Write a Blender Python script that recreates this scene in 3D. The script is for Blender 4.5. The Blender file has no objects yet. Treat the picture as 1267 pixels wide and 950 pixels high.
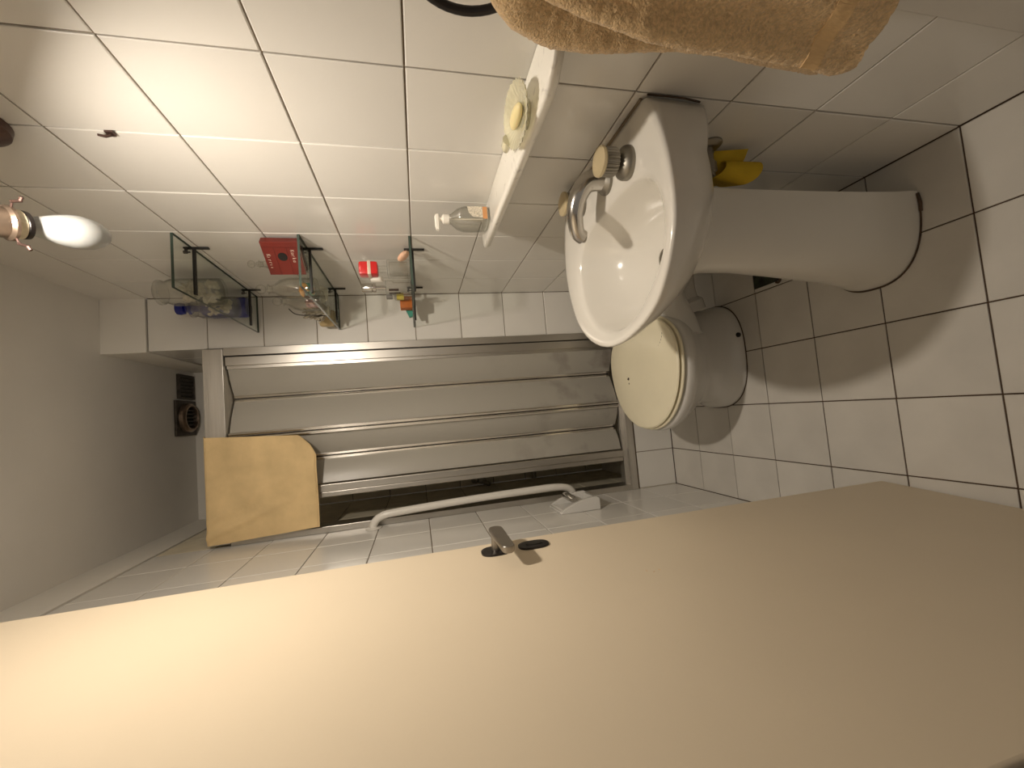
import bpy, bmesh, math, random
from mathutils import Vector, Matrix, noise

random.seed(7)
S = bpy.context.scene
COL = S.collection

# ------------------------------------------------------------------ camera
cam_d = bpy.data.cameras.new('camera'); cam = bpy.data.objects.new('camera', cam_d); COL.objects.link(cam)
cam_d.sensor_fit = 'HORIZONTAL'; cam_d.sensor_width = 36.0
cam_d.lens = 36.0*505.018/1267.0
cam_d.clip_start = 0.01
R0 = Vector((-0.08492746, -0.22373652, -0.97094248))      # picture right (the phone was held on its side)
R1 = Vector((-0.99441478, 0.0803161, 0.06847314))         # picture down
R2 = Vector((0.06266237, 0.9713348, -0.22930794))         # into the picture
rm = Matrix((R0, -R1, -R2)).transposed().to_4x4()
cam.matrix_world = Matrix.Translation((-0.54374, -0.61486, 1.21666)) @ rm
S.camera = cam

# ------------------------------------------------------------------ world, exposure
W = bpy.data.worlds.new('hallway_air'); S.world = W; W.use_nodes = True
W.node_tree.nodes['Background'].inputs[0].default_value = (1.0, 0.89, 0.76, 1)
W.node_tree.nodes['Background'].inputs[1].default_value = 0.22
S.view_settings.view_transform = 'Standard'; S.view_settings.look = 'None'
S.view_settings.gamma = 1.0; S.view_settings.use_curve_mapping = False
S.view_settings.exposure = 0.0
LAMP_POS = Vector((-0.235, -0.09, 1.79))
LAMP_AXIS = Vector((-0.60, 0.88, -0.90))
LAMP_STRENGTH = 1140.0
LAMP_COLOUR = (1.0, 0.893, 0.765)

# ------------------------------------------------------------------ helpers
def mat(name, col, rough=0.5, metal=0.0, bump=0.0, bscale=60.0, var=0.0, vscale=8.0, col2=None, coat=0.0,
        trans=0.0, ior=1.45, sub=0.0, bdist=0.002, rvar=0.0, sheen=0.0, stretch=None, alpha=1.0, objrand=0.0):
    m = bpy.data.materials.new(name); m.use_nodes = True
    nt = m.node_tree; b = nt.nodes['Principled BSDF']
    b.inputs['Base Color'].default_value = (*col, 1)
    b.inputs['Roughness'].default_value = rough; b.inputs['Metallic'].default_value = metal
    b.inputs['Coat Weight'].default_value = coat; b.inputs['Coat Roughness'].default_value = 0.08
    b.inputs['Transmission Weight'].default_value = trans; b.inputs['IOR'].default_value = ior
    b.inputs['Subsurface Weight'].default_value = sub
    b.inputs['Sheen Weight'].default_value = sheen
    if sub: b.inputs['Subsurface Radius'].default_value = (0.02, 0.012, 0.006)
    tc = nt.nodes.new('ShaderNodeTexCoord'); mp = nt.nodes.new('ShaderNodeMapping')
    nt.links.new(tc.outputs['Object'], mp.inputs['Vector'])
    if stretch: mp.inputs['Scale'].default_value = stretch
    if var > 0 or col2 or objrand:
        c2 = col2 or tuple(max(0, c*(1-var)) for c in col)
        n = nt.nodes.new('ShaderNodeTexNoise'); n.inputs['Scale'].default_value = vscale; n.inputs['Detail'].default_value = 6
        nt.links.new(mp.outputs[0], n.inputs['Vector'])
        r = nt.nodes.new('ShaderNodeMapRange'); r.inputs[1].default_value = 0.35; r.inputs[2].default_value = 0.68
        nt.links.new(n.outputs['Fac'], r.inputs[0])
        mx = nt.nodes.new('ShaderNodeMix'); mx.data_type = 'RGBA'
        mx.inputs[6].default_value = (*col, 1); mx.inputs[7].default_value = (*c2, 1)
        nt.links.new(r.outputs[0], mx.inputs[0])
        out = mx.outputs[2]
        if objrand:
            oi = nt.nodes.new('ShaderNodeObjectInfo'); hs = nt.nodes.new('ShaderNodeHueSaturation')
            rr = nt.nodes.new('ShaderNodeMapRange'); rr.inputs[3].default_value = 1-objrand; rr.inputs[4].default_value = 1+objrand
            nt.links.new(oi.outputs['Random'], rr.inputs[0]); nt.links.new(rr.outputs[0], hs.inputs['Value'])
            nt.links.new(out, hs.inputs['Color']); out = hs.outputs[0]
        nt.links.new(out, b.inputs['Base Color'])
    if rvar > 0:
        n3 = nt.nodes.new('ShaderNodeTexNoise'); n3.inputs['Scale'].default_value = vscale*1.7
        nt.links.new(mp.outputs[0], n3.inputs['Vector'])
        r3 = nt.nodes.new('ShaderNodeMapRange'); r3.inputs[3].default_value = rough; r3.inputs[4].default_value = rough+rvar
        nt.links.new(n3.outputs['Fac'], r3.inputs[0]); nt.links.new(r3.outputs[0], b.inputs['Roughness'])
    if bump > 0:
        n2 = nt.nodes.new('ShaderNodeTexNoise'); n2.inputs['Scale'].default_value = bscale; n2.inputs['Detail'].default_value = 3
        nt.links.new(mp.outputs[0], n2.inputs['Vector'])
        bp = nt.nodes.new('ShaderNodeBump'); bp.inputs['Strength'].default_value = bump; bp.inputs['Distance'].default_value = bdist
        nt.links.new(n2.outputs['Fac'], bp.inputs['Height']); nt.links.new(bp.outputs[0], b.inputs['Normal'])
    return m

def emis(name, col, s):
    m = bpy.data.materials.new(name); m.use_nodes = True
    b = m.node_tree.nodes['Principled BSDF']
    b.inputs['Base Color'].default_value = (0.8, 0.8, 0.8, 1)
    b.inputs['Emission Color'].default_value = (*col, 1); b.inputs['Emission Strength'].default_value = s
    return m

M = dict(
    tile=mat('glazed_wall_tile', (0.79, 0.765, 0.715), 0.24, bump=0.14, bscale=150, bdist=0.0008, var=0.05, vscale=3, coat=0.25, objrand=0.035),
    floortile=mat('satin_floor_tile', (0.68, 0.645, 0.585), 0.34, bump=0.2, bscale=120, bdist=0.001, var=0.12, vscale=5, rvar=0.15, objrand=0.03),
    showertile=mat('stained_shower_tile', (0.84, 0.76, 0.58), 0.4, var=0.2, vscale=6, bump=0.1),
    grout=mat('beige_grout', (0.27, 0.21, 0.145), 0.9, var=0.4, vscale=15, bump=0.4, bscale=300),
    darkgrout=mat('dirty_brown_grout', (0.10, 0.062, 0.037), 0.9, var=0.4, vscale=20, bump=0.4, bscale=300),
    plaster=mat('painted_plaster', (0.78, 0.75, 0.70), 0.75, var=0.05, vscale=4, bump=0.35, bscale=220, bdist=0.0008),
    plasterw=mat('white_painted_band', (0.80, 0.77, 0.71), 0.7, bump=0.15, bscale=200, bdist=0.0006),
    door=mat('cream_painted_door', (0.68, 0.575, 0.425), 0.42, var=0.04, vscale=3, bump=0.12, bscale=170, bdist=0.0008),
    jamb=mat('dark_brown_jamb', (0.045, 0.025, 0.015), 0.6),
    alu=mat('brushed_aluminium', (0.60, 0.57, 0.52), 0.34, metal=1.0, var=0.12, vscale=20, stretch=(1, 1, 0.04), bump=0.15, bscale=300),
    aluh=mat('brushed_aluminium_rail', (0.66, 0.63, 0.58), 0.36, metal=0.85, var=0.15, vscale=60, stretch=(0.04, 1, 1), bump=0.2, bscale=300),
    shine=mat('polished_aluminium_strip', (0.8, 0.77, 0.72), 0.18, metal=1.0),
    rubber_and_gap=mat('black_rubber_and_gap_shade', (0.015, 0.012, 0.01), 0.6),
    chrome=mat('chrome', (0.55, 0.53, 0.50), 0.13, metal=1.0, rvar=0.15, vscale=40),
    dullchrome=mat('limescaled_chrome', (0.30, 0.28, 0.24), 0.3, metal=1.0, rvar=0.25, vscale=60),
    steel=mat('satin_nickel', (0.36, 0.33, 0.29), 0.38, metal=1.0),
    black=mat('black_plastic', (0.012, 0.009, 0.008), 0.35),
    blackmetal=mat('black_metal_bracket', (0.012, 0.010, 0.008), 0.5),
    ceramic=mat('white_ceramic', (0.74, 0.71, 0.645), 0.16, coat=0.4, var=0.03, vscale=5),
    toiletc=mat('white_toilet_ceramic', (0.70, 0.68, 0.64), 0.17, coat=0.4, var=0.05, vscale=5),
    lid=mat('ivory_plastic', (0.90, 0.83, 0.62), 0.32, coat=0.15, var=0.07, vscale=5),
    marble=None,
    glass=mat('clear_glass', (0.93, 0.96, 0.93), 0.02, trans=1.0, ior=1.45),
    shelfglass=mat('greenish_shelf_glass', (0.80, 0.90, 0.84), 0.01, trans=1.0, ior=1.3),
    glassedge=mat('dark_green_glass_edge', (0.05, 0.075, 0.06), 0.15),
    blueglass=mat('cobalt_blue_glass', (0.006, 0.012, 0.22), 0.08, coat=0.5),
    white=mat('white_plastic', (0.80, 0.76, 0.68), 0.35),
    whitebar=mat('white_enamelled_tube', (0.72, 0.69, 0.63), 0.28, coat=0.2),
    beigecap=mat('yellowed_plastic_cap', (0.56, 0.46, 0.28), 0.4, var=0.2, vscale=30),
    towel=mat('tan_terry_cloth', (0.80, 0.56, 0.30), 0.95, bump=1.0, bscale=420, bdist=0.003, var=0.3, vscale=260, sheen=0.3),
    towelb=mat('woven_towel_border', (0.70, 0.48, 0.25), 0.9, bump=0.8, bscale=500, bdist=0.002, stretch=(1, 1, 0.2)),
    chamois=mat('yellow_tan_cotton', (0.76, 0.56, 0.29), 0.9, var=0.2, vscale=9, bump=0.5, bscale=90, bdist=0.002),
    yellow=mat('yellow_cleaning_cloth', (0.62, 0.42, 0.02), 0.8, var=0.15, vscale=30, bump=0.3, bscale=250, sub=0.0),
    bronze=mat('dark_bronze', (0.16, 0.10, 0.085), 0.35, metal=0.8, var=0.4, vscale=30),
    brass=mat('aged_brass', (0.32, 0.24, 0.18), 0.35, metal=0.9, var=0.3, vscale=20),
    porc=mat('porcelain_ring', (0.75, 0.66, 0.48), 0.5, var=0.3, vscale=60),
    bulb=mat('frosted_white_bulb', (0.38, 0.39, 0.385), 0.3, sub=0.2, coat=0.3),
    lit=emis('glowing_bulb', LAMP_COLOUR, LAMP_STRENGTH),
    panel=None,
    red=mat('red_cover', (0.17, 0.016, 0.009), 0.3, var=0.15, vscale=20, coat=0.2),
    redcap=mat('bright_red_plastic', (0.62, 0.02, 0.02), 0.3, coat=0.3),
    darkred=mat('dark_red_line', (0.10, 0.01, 0.006), 0.6),
    gold=mat('pale_gilt', (0.75, 0.62, 0.50), 0.35, metal=0.3),
    cotton=mat('off_white_shell', (0.78, 0.72, 0.60), 0.7, var=0.2, vscale=80, bump=0.4, bscale=200),
    orange=mat('rust_orange_card', (0.50, 0.14, 0.02), 0.6, var=0.2, vscale=60),
    yel2=mat('mustard_liquid', (0.55, 0.45, 0.05), 0.3),
    green=mat('sea_green', (0.06, 0.30, 0.22), 0.4),
    greyplastic=mat('grey_plastic', (0.20, 0.19, 0.17), 0.5),
    pink=mat('dusky_pink_fabric', (0.45, 0.25, 0.22), 0.8),
    amber=mat('amber_wax', (0.62, 0.30, 0.06), 0.5),
    peach=mat('peach_soap', (0.80, 0.50, 0.34), 0.5, sub=0.1),
    wood=mat('pale_wood', (0.55, 0.42, 0.22), 0.5, var=0.3, vscale=40, stretch=(1, 1, 0.1)),
    coral=mat('bleached_coral', (0.52, 0.46, 0.35), 0.85, var=0.5, vscale=60),
    dish=mat('pale_yellow_glass', (0.95, 0.91, 0.70), 0.18, coat=0.5, sub=0.0, trans=0.6, ior=1.35),
    soap=mat('honey_soap', (0.86, 0.74, 0.40), 0.4, sub=0.2),
    silver=mat('silver_cap', (0.6, 0.58, 0.54), 0.2, metal=1.0),
    darkhole=mat('dark_grime', (0.014, 0.013, 0.010), 0.8, var=0.5, vscale=40, bump=0.8, bscale=120, col2=(0.035, 0.045, 0.025)),
    vent=mat('grimy_vent_metal', (0.085, 0.07, 0.055), 0.5, metal=0.4, var=0.5, vscale=40),
    ink=mat('dark_print', (0.05, 0.03, 0.02), 0.7),
    labelw=mat('white_sticker', (0.80, 0.73, 0.60), 0.5, var=0.45, vscale=260),
    labelo=mat('orange_sticker', (0.62, 0.30, 0.12), 0.5),
    caulk=mat('brown_stained_caulk', (0.11, 0.07, 0.042), 0.8, var=0.5, vscale=60),
)

def thin_glass(name, tint, tint2, refl=0.16):
    m = bpy.data.materials.new(name); m.use_nodes = True; nt = m.node_tree
    for n in list(nt.nodes): nt.nodes.remove(n)
    o = nt.nodes.new('ShaderNodeOutputMaterial'); mx = nt.nodes.new('ShaderNodeMixShader')
    tr = nt.nodes.new('ShaderNodeBsdfTransparent'); gl = nt.nodes.new('ShaderNodeBsdfGlossy')
    lw = nt.nodes.new('ShaderNodeLayerWeight'); lw.inputs[0].default_value = 0.35
    cm = nt.nodes.new('ShaderNodeMix'); cm.data_type = 'RGBA'; cm.inputs[6].default_value = (*tint, 1); cm.inputs[7].default_value = (*tint2, 1)
    pw = nt.nodes.new('ShaderNodeMath'); pw.operation = 'POWER'; pw.inputs[1].default_value = 2.5
    nt.links.new(lw.outputs['Facing'], pw.inputs[0]); nt.links.new(pw.outputs[0], cm.inputs[0]); nt.links.new(cm.outputs[2], tr.inputs[0])
    gl.inputs['Roughness'].default_value = 0.03
    p4 = nt.nodes.new('ShaderNodeMath'); p4.operation = 'POWER'; p4.inputs[1].default_value = 4.0; nt.links.new(lw.outputs['Facing'], p4.inputs[0])
    f = nt.nodes.new('ShaderNodeMath'); f.operation = 'MULTIPLY_ADD'; f.inputs[1].default_value = 0.5; f.inputs[2].default_value = refl*0.5
    nt.links.new(p4.outputs[0], f.inputs[0]); nt.links.new(f.outputs[0], mx.inputs[0])
    nt.links.new(tr.outputs[0], mx.inputs[1]); nt.links.new(gl.outputs[0], mx.inputs[2]); nt.links.new(mx.outputs[0], o.inputs[0])
    return m
M['glass'] = thin_glass('clear_glass_wall', (0.985, 0.985, 0.97), (0.50, 0.51, 0.47), 0.22)
M['shelfglass'] = thin_glass('shelf_glass', (0.97, 0.985, 0.97), (0.90, 0.94, 0.91), 0.03)

def marble_mat():
    m = mat('white_veined_marble', (0.80, 0.76, 0.66), 0.25, coat=0.3)
    nt = m.node_tree; b = nt.nodes['Principled BSDF']
    tc = nt.nodes.new('ShaderNodeTexCoord'); n = nt.nodes.new('ShaderNodeTexNoise'); n.inputs['Scale'].default_value = 28; n.inputs['Detail'].default_value = 9
    n.inputs['Distortion'].default_value = 1.5
    nt.links.new(tc.outputs['Object'], n.inputs['Vector'])
    cr = nt.nodes.new('ShaderNodeValToRGB'); e = cr.color_ramp.elements
    e[0].position = 0.30; e[0].color = (0.66, 0.63, 0.58, 1); e[1].position = 0.40; e[1].color = (0.90, 0.87, 0.79, 1)
    nt.links.new(n.outputs['Fac'], cr.inputs[0]); nt.links.new(cr.outputs[0], b.inputs['Base Color'])
    return m
M['marble'] = marble_mat()

def panel_mat():
    # grey plastic sheet; grime grows towards the foot of the door (its own wear, a stain pattern in object space)
    m = mat('grey_shower_panel', (0.36, 0.34, 0.295), 0.35, bump=0.1, bscale=40)
    nt = m.node_tree; b = nt.nodes['Principled BSDF']
    tc = nt.nodes.new('ShaderNodeTexCoord'); sx = nt.nodes.new('ShaderNodeSeparateXYZ'); nt.links.new(tc.outputs['Object'], sx.inputs[0])
    mr = nt.nodes.new('ShaderNodeMapRange'); mr.inputs[1].default_value = 0.75; mr.inputs[2].default_value = 0.1
    nt.links.new(sx.outputs['Z'], mr.inputs[0])
    n = nt.nodes.new('ShaderNodeTexNoise'); n.inputs['Scale'].default_value = 8; n.inputs['Detail'].default_value = 5
    nt.links.new(tc.outputs['Object'], n.inputs['Vector'])
    r2 = nt.nodes.new('ShaderNodeMapRange'); r2.inputs[1].default_value = 0.50; r2.inputs[2].default_value = 0.80
    nt.links.new(n.outputs['Fac'], r2.inputs[0])
    mu = nt.nodes.new('ShaderNodeMath'); mu.operation = 'MULTIPLY'
    nt.links.new(mr.outputs[0], mu.inputs[0]); nt.links.new(r2.outputs[0], mu.inputs[1])
    mx = nt.nodes.new('ShaderNodeMix'); mx.data_type = 'RGBA'
    mx.inputs[6].default_value = (0.40, 0.375, 0.325, 1); mx.inputs[7].default_value = (0.15, 0.125, 0.105, 1)
    nt.links.new(mu.outputs[0], mx.inputs[0]); nt.links.new(mx.outputs[2], b.inputs['Base Color'])
    return m
M['panel'] = panel_mat()

def wpos(o):
    p = Vector((0, 0, 0))
    while o is not None:
        p += o.location; o = o.parent
    return p

def obj(name, bm, m, parent=None, smooth=True, origin=None, angle=35):
    """link bm (given in room coordinates) as one mesh object"""
    me = bpy.data.meshes.new(name)
    bmesh.ops.recalc_face_normals(bm, faces=bm.faces)
    if origin is None:
        origin = wpos(parent) if parent is not None else Vector((0, 0, 0))
    origin = Vector(origin)
    bmesh.ops.translate(bm, verts=bm.verts, vec=-origin)
    bm.to_mesh(me); bm.free()
    if smooth:
        me.polygons.foreach_set('use_smooth', [True]*len(me.polygons))
        me.set_sharp_from_angle(angle=math.radians(angle))
    o = bpy.data.objects.new(name, me); COL.objects.link(o)
    me.materials.append(m)
    if parent is not None:
        o.parent = parent; o.location = origin - wpos(parent)
    else:
        o.location = origin
    return o

def thing(name, label, cat, loc, group=None):
    o = bpy.data.objects.new(name, None); COL.objects.link(o); o.empty_display_size = 0.02
    o.location = loc; o['label'] = label; o['category'] = cat
    if group: o['group'] = group
    return o

def tag(o, label, cat, group=None):
    o['label'] = label; o['category'] = cat
    if group: o['group'] = group
    return o

def struct(o): o['kind'] = 'structure'; return o

def box(bm, a, b, bev=0.0, mtx=None):
    lo = Vector([min(a[i], b[i]) for i in range(3)]); hi = Vector([max(a[i], b[i]) for i in range(3)])
    r = bmesh.ops.create_cube(bm, size=1.0)
    vs = r['verts']
    for v in vs:
        v.co = Vector([lo[i] + (v.co[i]+0.5)*(hi[i]-lo[i]) for i in range(3)])
    if bev > 0:
        es = list({e for v in vs for e in v.link_edges})
        rr = bmesh.ops.bevel(bm, geom=es, offset=bev, segments=2, affect='EDGES', profile=0.6)
        vs = list({v for f in rr['faces'] for v in f.verts} | {v for v in vs if v.is_valid})
    if mtx is not None:
        seen = set(); stack = list(vs)
        for v in stack:
            v.co = mtx @ v.co
    return vs

def B(a, b, bev=0.0):
    bm = bmesh.new(); box(bm, a, b, bev); return bm

def loft(rings, cap0=True, cap1=True, closed=True, bm=None):
    bm = bm or bmesh.new()
    R = [[bm.verts.new(p) for p in r] for r in rings]
    n = len(R[0])
    for i in range(len(R)-1):
        for j in range(n if closed else n-1):
            k = (j+1) % n
            bm.faces.new((R[i][j], R[i][k], R[i+1][k], R[i+1][j]))
    if cap0: bm.faces.new(list(reversed(R[0])))
    if cap1: bm.faces.new(R[-1])
    return bm

def frame_of(d):
    d = Vector(d).normalized()
    a = Vector((0, 0, 1)) if abs(d.z) < 0.9 else Vector((1, 0, 0))
    u = d.cross(a).normalized(); v = d.cross(u).normalized()
    return u, v

def tube(path, r, n=12, bm=None, caps=True):
    path = [Vector(p) for p in path]
    rs = r if isinstance(r, (list, tuple)) else [r]*len(path)
    u, v = frame_of(path[1]-path[0]); rings = []
    for i, p in enumerate(path):
        d = (path[min(i+1, len(path)-1)] - path[max(i-1, 0)]).normalized()
        u = (u - d*u.dot(d)).normalized(); v = d.cross(u)
        rings.append([p + (u*math.cos(2*math.pi*k/n) + v*math.sin(2*math.pi*k/n))*rs[i] for k in range(n)])
    return loft(rings, caps, caps, True, bm)

def smooth_path(pts, sub=6):
    pts = [Vector(p) for p in pts]; out = []
    P = [pts[0]] + pts + [pts[-1]]
    for i in range(1, len(P)-2):
        for s in range(sub):
            t = s/sub
            a, b, c, d = P[i-1], P[i], P[i+1], P[i+2]
            out.append(0.5*((2*b) + (c-a)*t + (2*a-5*b+4*c-d)*t*t + (3*b-a-3*c+d)*t**3))
    out.append(pts[-1]); return out

def lathe(prof, base, axis=(0, 0, 1), n=28, bm=None, caps=True):
    """prof: list of (radius, height along axis)"""
    d = Vector(axis).normalized(); u, v = frame_of(d); base = Vector(base)
    rings = [[base + d*h + (u*math.cos(2*math.pi*k/n) + v*math.sin(2*math.pi*k/n))*max(r, 1e-4) for k in range(n)] for r, h in prof]
    return loft(rings, caps, caps, True, bm)

def prism(poly, d, bm=None):
    d = Vector(d)
    a = [Vector(p) for p in poly]
    return loft([a, [p+d for p in a]], True, True, True, bm)

def bevmod(o, w=0.003, seg=2):
    m = o.modifiers.new('bevel', 'BEVEL'); m.width = w; m.segments = seg; m.limit_method = 'ANGLE'; m.angle_limit = math.radians(40)
    return o

# ------------------------------------------------------------------ tiled structure
T = 0.2
YB = 1.2; XL = -0.973; YS = 1.85; ZT = 2.2; ZC = 2.35; YN = -0.20

def tile_mesh(w, h, gap, th=0.006, bev=0.0016):
    """a chamfered tile lying in the local XY plane, its face at z=0 looking to +z"""
    bm = bmesh.new()
    x, y = w/2-gap/2, h/2-gap/2
    r = []
    for (ix, zz) in ((0, -th), (0, -bev*0.6), (bev, 0)):
        r.append([Vector((sx*(x-ix), sy*(y-ix), zz)) for sx, sy in ((-1, -1), (1, -1), (1, 1), (-1, 1))])
    loft(r, False, True, True, bm)
    me = bpy.data.meshes.new('tile')
    bmesh.ops.recalc_face_normals(bm, faces=bm.faces)
    bm.to_mesh(me); bm.free()
    return me
_cache = {}
def put_tile(parent, c, normal, up, w, h, m, gap=0.0030):
    key = (round(w, 4), round(h, 4), m.name, gap)
    if key not in _cache:
        me = tile_mesh(w, h, gap); me.materials.append(m); _cache[key] = me
    o = bpy.data.objects.new('tile', _cache[key]); COL.objects.link(o)
    n = Vector(normal); u = Vector(up); r = u.cross(n)
    tilt = Matrix.Rotation(random.gauss(0, 0.0022), 3, r) @ Matrix.Rotation(random.gauss(0, 0.0022), 3, u)
    rot = tilt @ Matrix((r, u, n)).transposed()
    o.parent = parent
    o.matrix_local = Matrix.Translation(Vector(c) + n*random.uniform(-0.0004, 0.0002)) @ rot.to_4x4()
    return o

def grid(lo, hi, start):
    """cell edges of the 0.2 m grid that starts at `start`, clipped to lo..hi"""
    k0 = math.floor((lo-start)/T + 1e-6); e = [lo]
    k = k0+1
    while start + k*T < hi - 1e-4:
        if start + k*T > lo + 1e-4: e.append(start+k*T)
        k += 1
    e.append(hi); return e

# floor
fl = struct(obj('floor', B((XL-0.1, -1.1, -0.06), (0.1, YB+0.02, -0.0035)), M['darkgrout'], smooth=False))
xs = grid(XL, 0, 0)
ys = grid(-0.8, YB, 0)
for i in range(len(xs)-1):
    for j in range(len(ys)-1):
        if j < 0: continue
        put_tile(fl, ((xs[i]+xs[i+1])/2, (ys[j]+ys[j+1])/2, 0), (0, 0, 1), (0, 1, 0), xs[i+1]-xs[i], ys[j+1]-ys[j], M['floortile'], 0.0034)

# right wall: tiles from the near edge at y=-0.2 to the back corner, plaster before and above
wr = struct(obj('wall_right', B((0.0035, YN, -0.01), (0.08, YB+0.02, ZT)), M['grout'], smooth=False))
ys = grid(YN, YB, 0); zs = grid(0, ZT, 0)
for j in range(len(ys)-1):
    for k in range(len(zs)-1):
        put_tile(wr, (0, (ys[j]+ys[j+1])/2, (zs[k]+zs[k+1])/2), (-1, 0, 0), (0, 0, 1), ys[j+1]-ys[j], zs[k+1]-zs[k], M['tile'])
struct(obj('trim_1', B((-0.002, -1.1, -0.01), (0.08, YN, ZT)), M['plaster'], smooth=False))
struct(obj('trim_2', B((-0.001, -1.1, ZT), (0.08, YB, ZC)), M['plaster'], smooth=False))

# left wall runs on into the shower
wl = struct(obj('wall_left', B((XL-0.08, -0.36, -0.01), (XL-0.0035, YS+0.02, ZT)), M['grout'], smooth=False))
ys = grid(-0.36, YS, 0)
for j in range(len(ys)-1):
    for k in range(len(zs)-1):
        y = (ys[j]+ys[j+1])/2
        put_tile(wl, (XL, y, (zs[k]+zs[k+1])/2), (1, 0, 0), (0, 0, 1), ys[j+1]-ys[j], zs[k+1]-zs[k], M['tile'] if y < YB else M['showertile'])
struct(obj('trim_3', B((XL-0.08, -0.36, ZT+0.004), (XL+0.003, YS, ZC)), M['plasterw'], smooth=False))
struct(obj('trim_4', B((XL-0.08, -0.36, ZT), (XL-0.004, YS, ZT+0.004)), M['darkgrout'], smooth=False))  # dark strip painted in as the shadow line below the plaster band

# back wall: the pier right of the shower and the kerb below it
XP = -0.205
wb = struct(obj('wall_back', B((XP+0.0035, YB+0.0035, -0.01), (0.01, YS, ZT)), M['grout'], smooth=False))
for k in range(len(zs)-1):
    put_tile(wb, (XP/2, YB, (zs[k]+zs[k+1])/2), (0, -1, 0), (0, 0, 1), -XP, zs[k+1]-zs[k], M['tile'])
ye = grid(YB, YS, 0)
for j in range(len(ye)-1):
    for k in range(1, len(zs)-1):
        put_tile(wb, (XP, (ye[j]+ye[j+1])/2, (zs[k]+zs[k+1])/2), (-1, 0, 0), (0, 0, 1), ye[j+1]-ye[j], zs[k+1]-zs[k], M['tile'])
kerb = obj('kerb', B((XL, YB+0.0035, 0), (XP, YB+0.10, 0.2105)), M['grout'], wb, smooth=False)
xk = grid(XL, XP, 0)
for i in range(len(xk)-1):
    put_tile(wb, ((xk[i]+xk[i+1])/2, YB, 0.1), (0, -1, 0), (0, 0, 1), xk[i+1]-xk[i], 0.2, M['tile'])
struct(obj('trim_5', B((XP-0.004, YB-0.005, ZT+0.004), (0.0, YS, ZC), 0.002), M['plasterw'], smooth=False))

# shower stall shell
ws = struct(obj('wall_shower', B((XL, YS+0.0035, 0), (XP, YS+0.08, ZT)), M['darkgrout'], smooth=False))
for i in range(len(xk)-1):
    for k in range(len(zs)-1):
        put_tile(ws, ((xk[i]+xk[i+1])/2, YS, (zs[k]+zs[k+1])/2), (0, -1, 0), (0, 0, 1), xk[i+1]-xk[i], zs[k+1]-zs[k], M['showertile'])
struct(obj('trim_6', B((XL, YS-0.004, ZT), (XP, YS+0.08, ZC)), M['plasterw'], smooth=False))
struct(obj('floor_shower', B((XL, YB+0.10, 0.0), (XP, YS, 0.09)), M['ceramic'], smooth=False))
struct(obj('ceiling', B((XL-0.08, -1.1, ZC), (0.08, YS+0.08, ZC+0.06)), M['plaster'], smooth=False))

# near wall with the doorway the picture was taken through
struct(obj('wall_front', B((XL-0.08, -0.52, 2.08), (0.0, -0.37, ZC)), M['plaster'], smooth=False))
struct(obj('trim_7', B((-1.05, -0.52, 0), (-0.872, -0.365, 2.08)), M['jamb'], smooth=False))

# ------------------------------------------------------------------ door
pa = Vector((-0.82, 0.26, 0)); pb = Vector((-0.863, -0.36, 0))
dd = (pb-pa).normalized(); dn = Vector((-dd.y, dd.x, 0)); dn = dn if dn.x > 0 else -dn
def DP(s, n, z): return pa + dd*s + dn*n + Vector((0, 0, z))
L = (pb-pa).length
bm = bmesh.new()
prism([DP(0, 0, 0.006), DP(L, 0, 0.006), DP(L, -0.038, 0.006), DP(0, -0.038, 0.006)], (0, 0, 2.05), bm)
door = struct(obj('door_1', bm, M['door'])); bevmod(door, 0.004, 3)
def oval(cs, cz, hs, hz, n0, n1, flat=0.0, bm=None):
    """stadium-shaped plate on the door; hs across, hz up"""
    pts = []
    for k in range(40):
        a = 2*math.pi*k/40; e = 2/2.6
        pts.append((cs + hs*math.copysign(abs(math.cos(a))**e, math.cos(a)), cz + hz*math.copysign(abs(math.sin(a))**e, math.sin(a))))
    return loft([[DP(s, n0, z) for s, z in pts], [DP(s, n1-0.001, z) for s, z in pts],
                 [DP(cs+(s-cs)*0.95, n1, cz+(z-cz)*0.95) for s, z in pts]], True, True, True, bm)
rose = obj('handle_rose', oval(0.048, 1.083, 0.022, 0.030, -0.001, 0.004), M['black'], door)
key = obj('keyhole_plate', oval(0.048, 1.005, 0.019, 0.032, -0.001, 0.004), M['black'], door)
obj('keyhole_cover', oval(0.048, 1.003, 0.006, 0.018, 0.002, 0.0055), M['blackmetal'], key)
hb = lathe([(0.0085, 0), (0.008, 0.02), (0.0085, 0.034)], DP(0.045, 0.003, 1.083), dn, 16)
hd = obj('door_handle', hb, M['steel'], door)
# flat lever with rounded ends, running towards the hinges
prof = []
s0, s1, h = 0.034, 0.140, 0.0145
for k in range(9):
    a = math.pi/2 + math.pi*k/8; prof.append((s0 + 0.010*math.cos(a), h*math.sin(a)))
for k in range(9):
    a = -math.pi/2 + math.pi*k/8; prof.append((s1-0.011 + 0.011*math.cos(a), h*0.85*math.sin(a)))
rg = []
for (n, sc) in ((0.031, 0.8), (0.033, 0.95), (0.035, 1.0), (0.040, 1.0), (0.042, 0.96), (0.0432, 0.85)):
    cs = (s0+s1)/2
    rg.append([DP(cs+(s-cs)*(0.97+0.03*sc), n, 1.079+z*sc-(s-s0)*0.05) for s, z in prof])
obj('lever', loft(rg), M['steel'], hd)
for (s, z, a) in ((0.224, 0.856, 0.3), (0.232, 0.845, 0.9), (0.228, 0.836, -0.4)):
    obj('scratch', tube([DP(s, 0.0, z), DP(s+0.005*math.cos(a), 0.0003, z+0.005*math.sin(a))], 0.0005, 5), M['towelb'], door)

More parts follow.
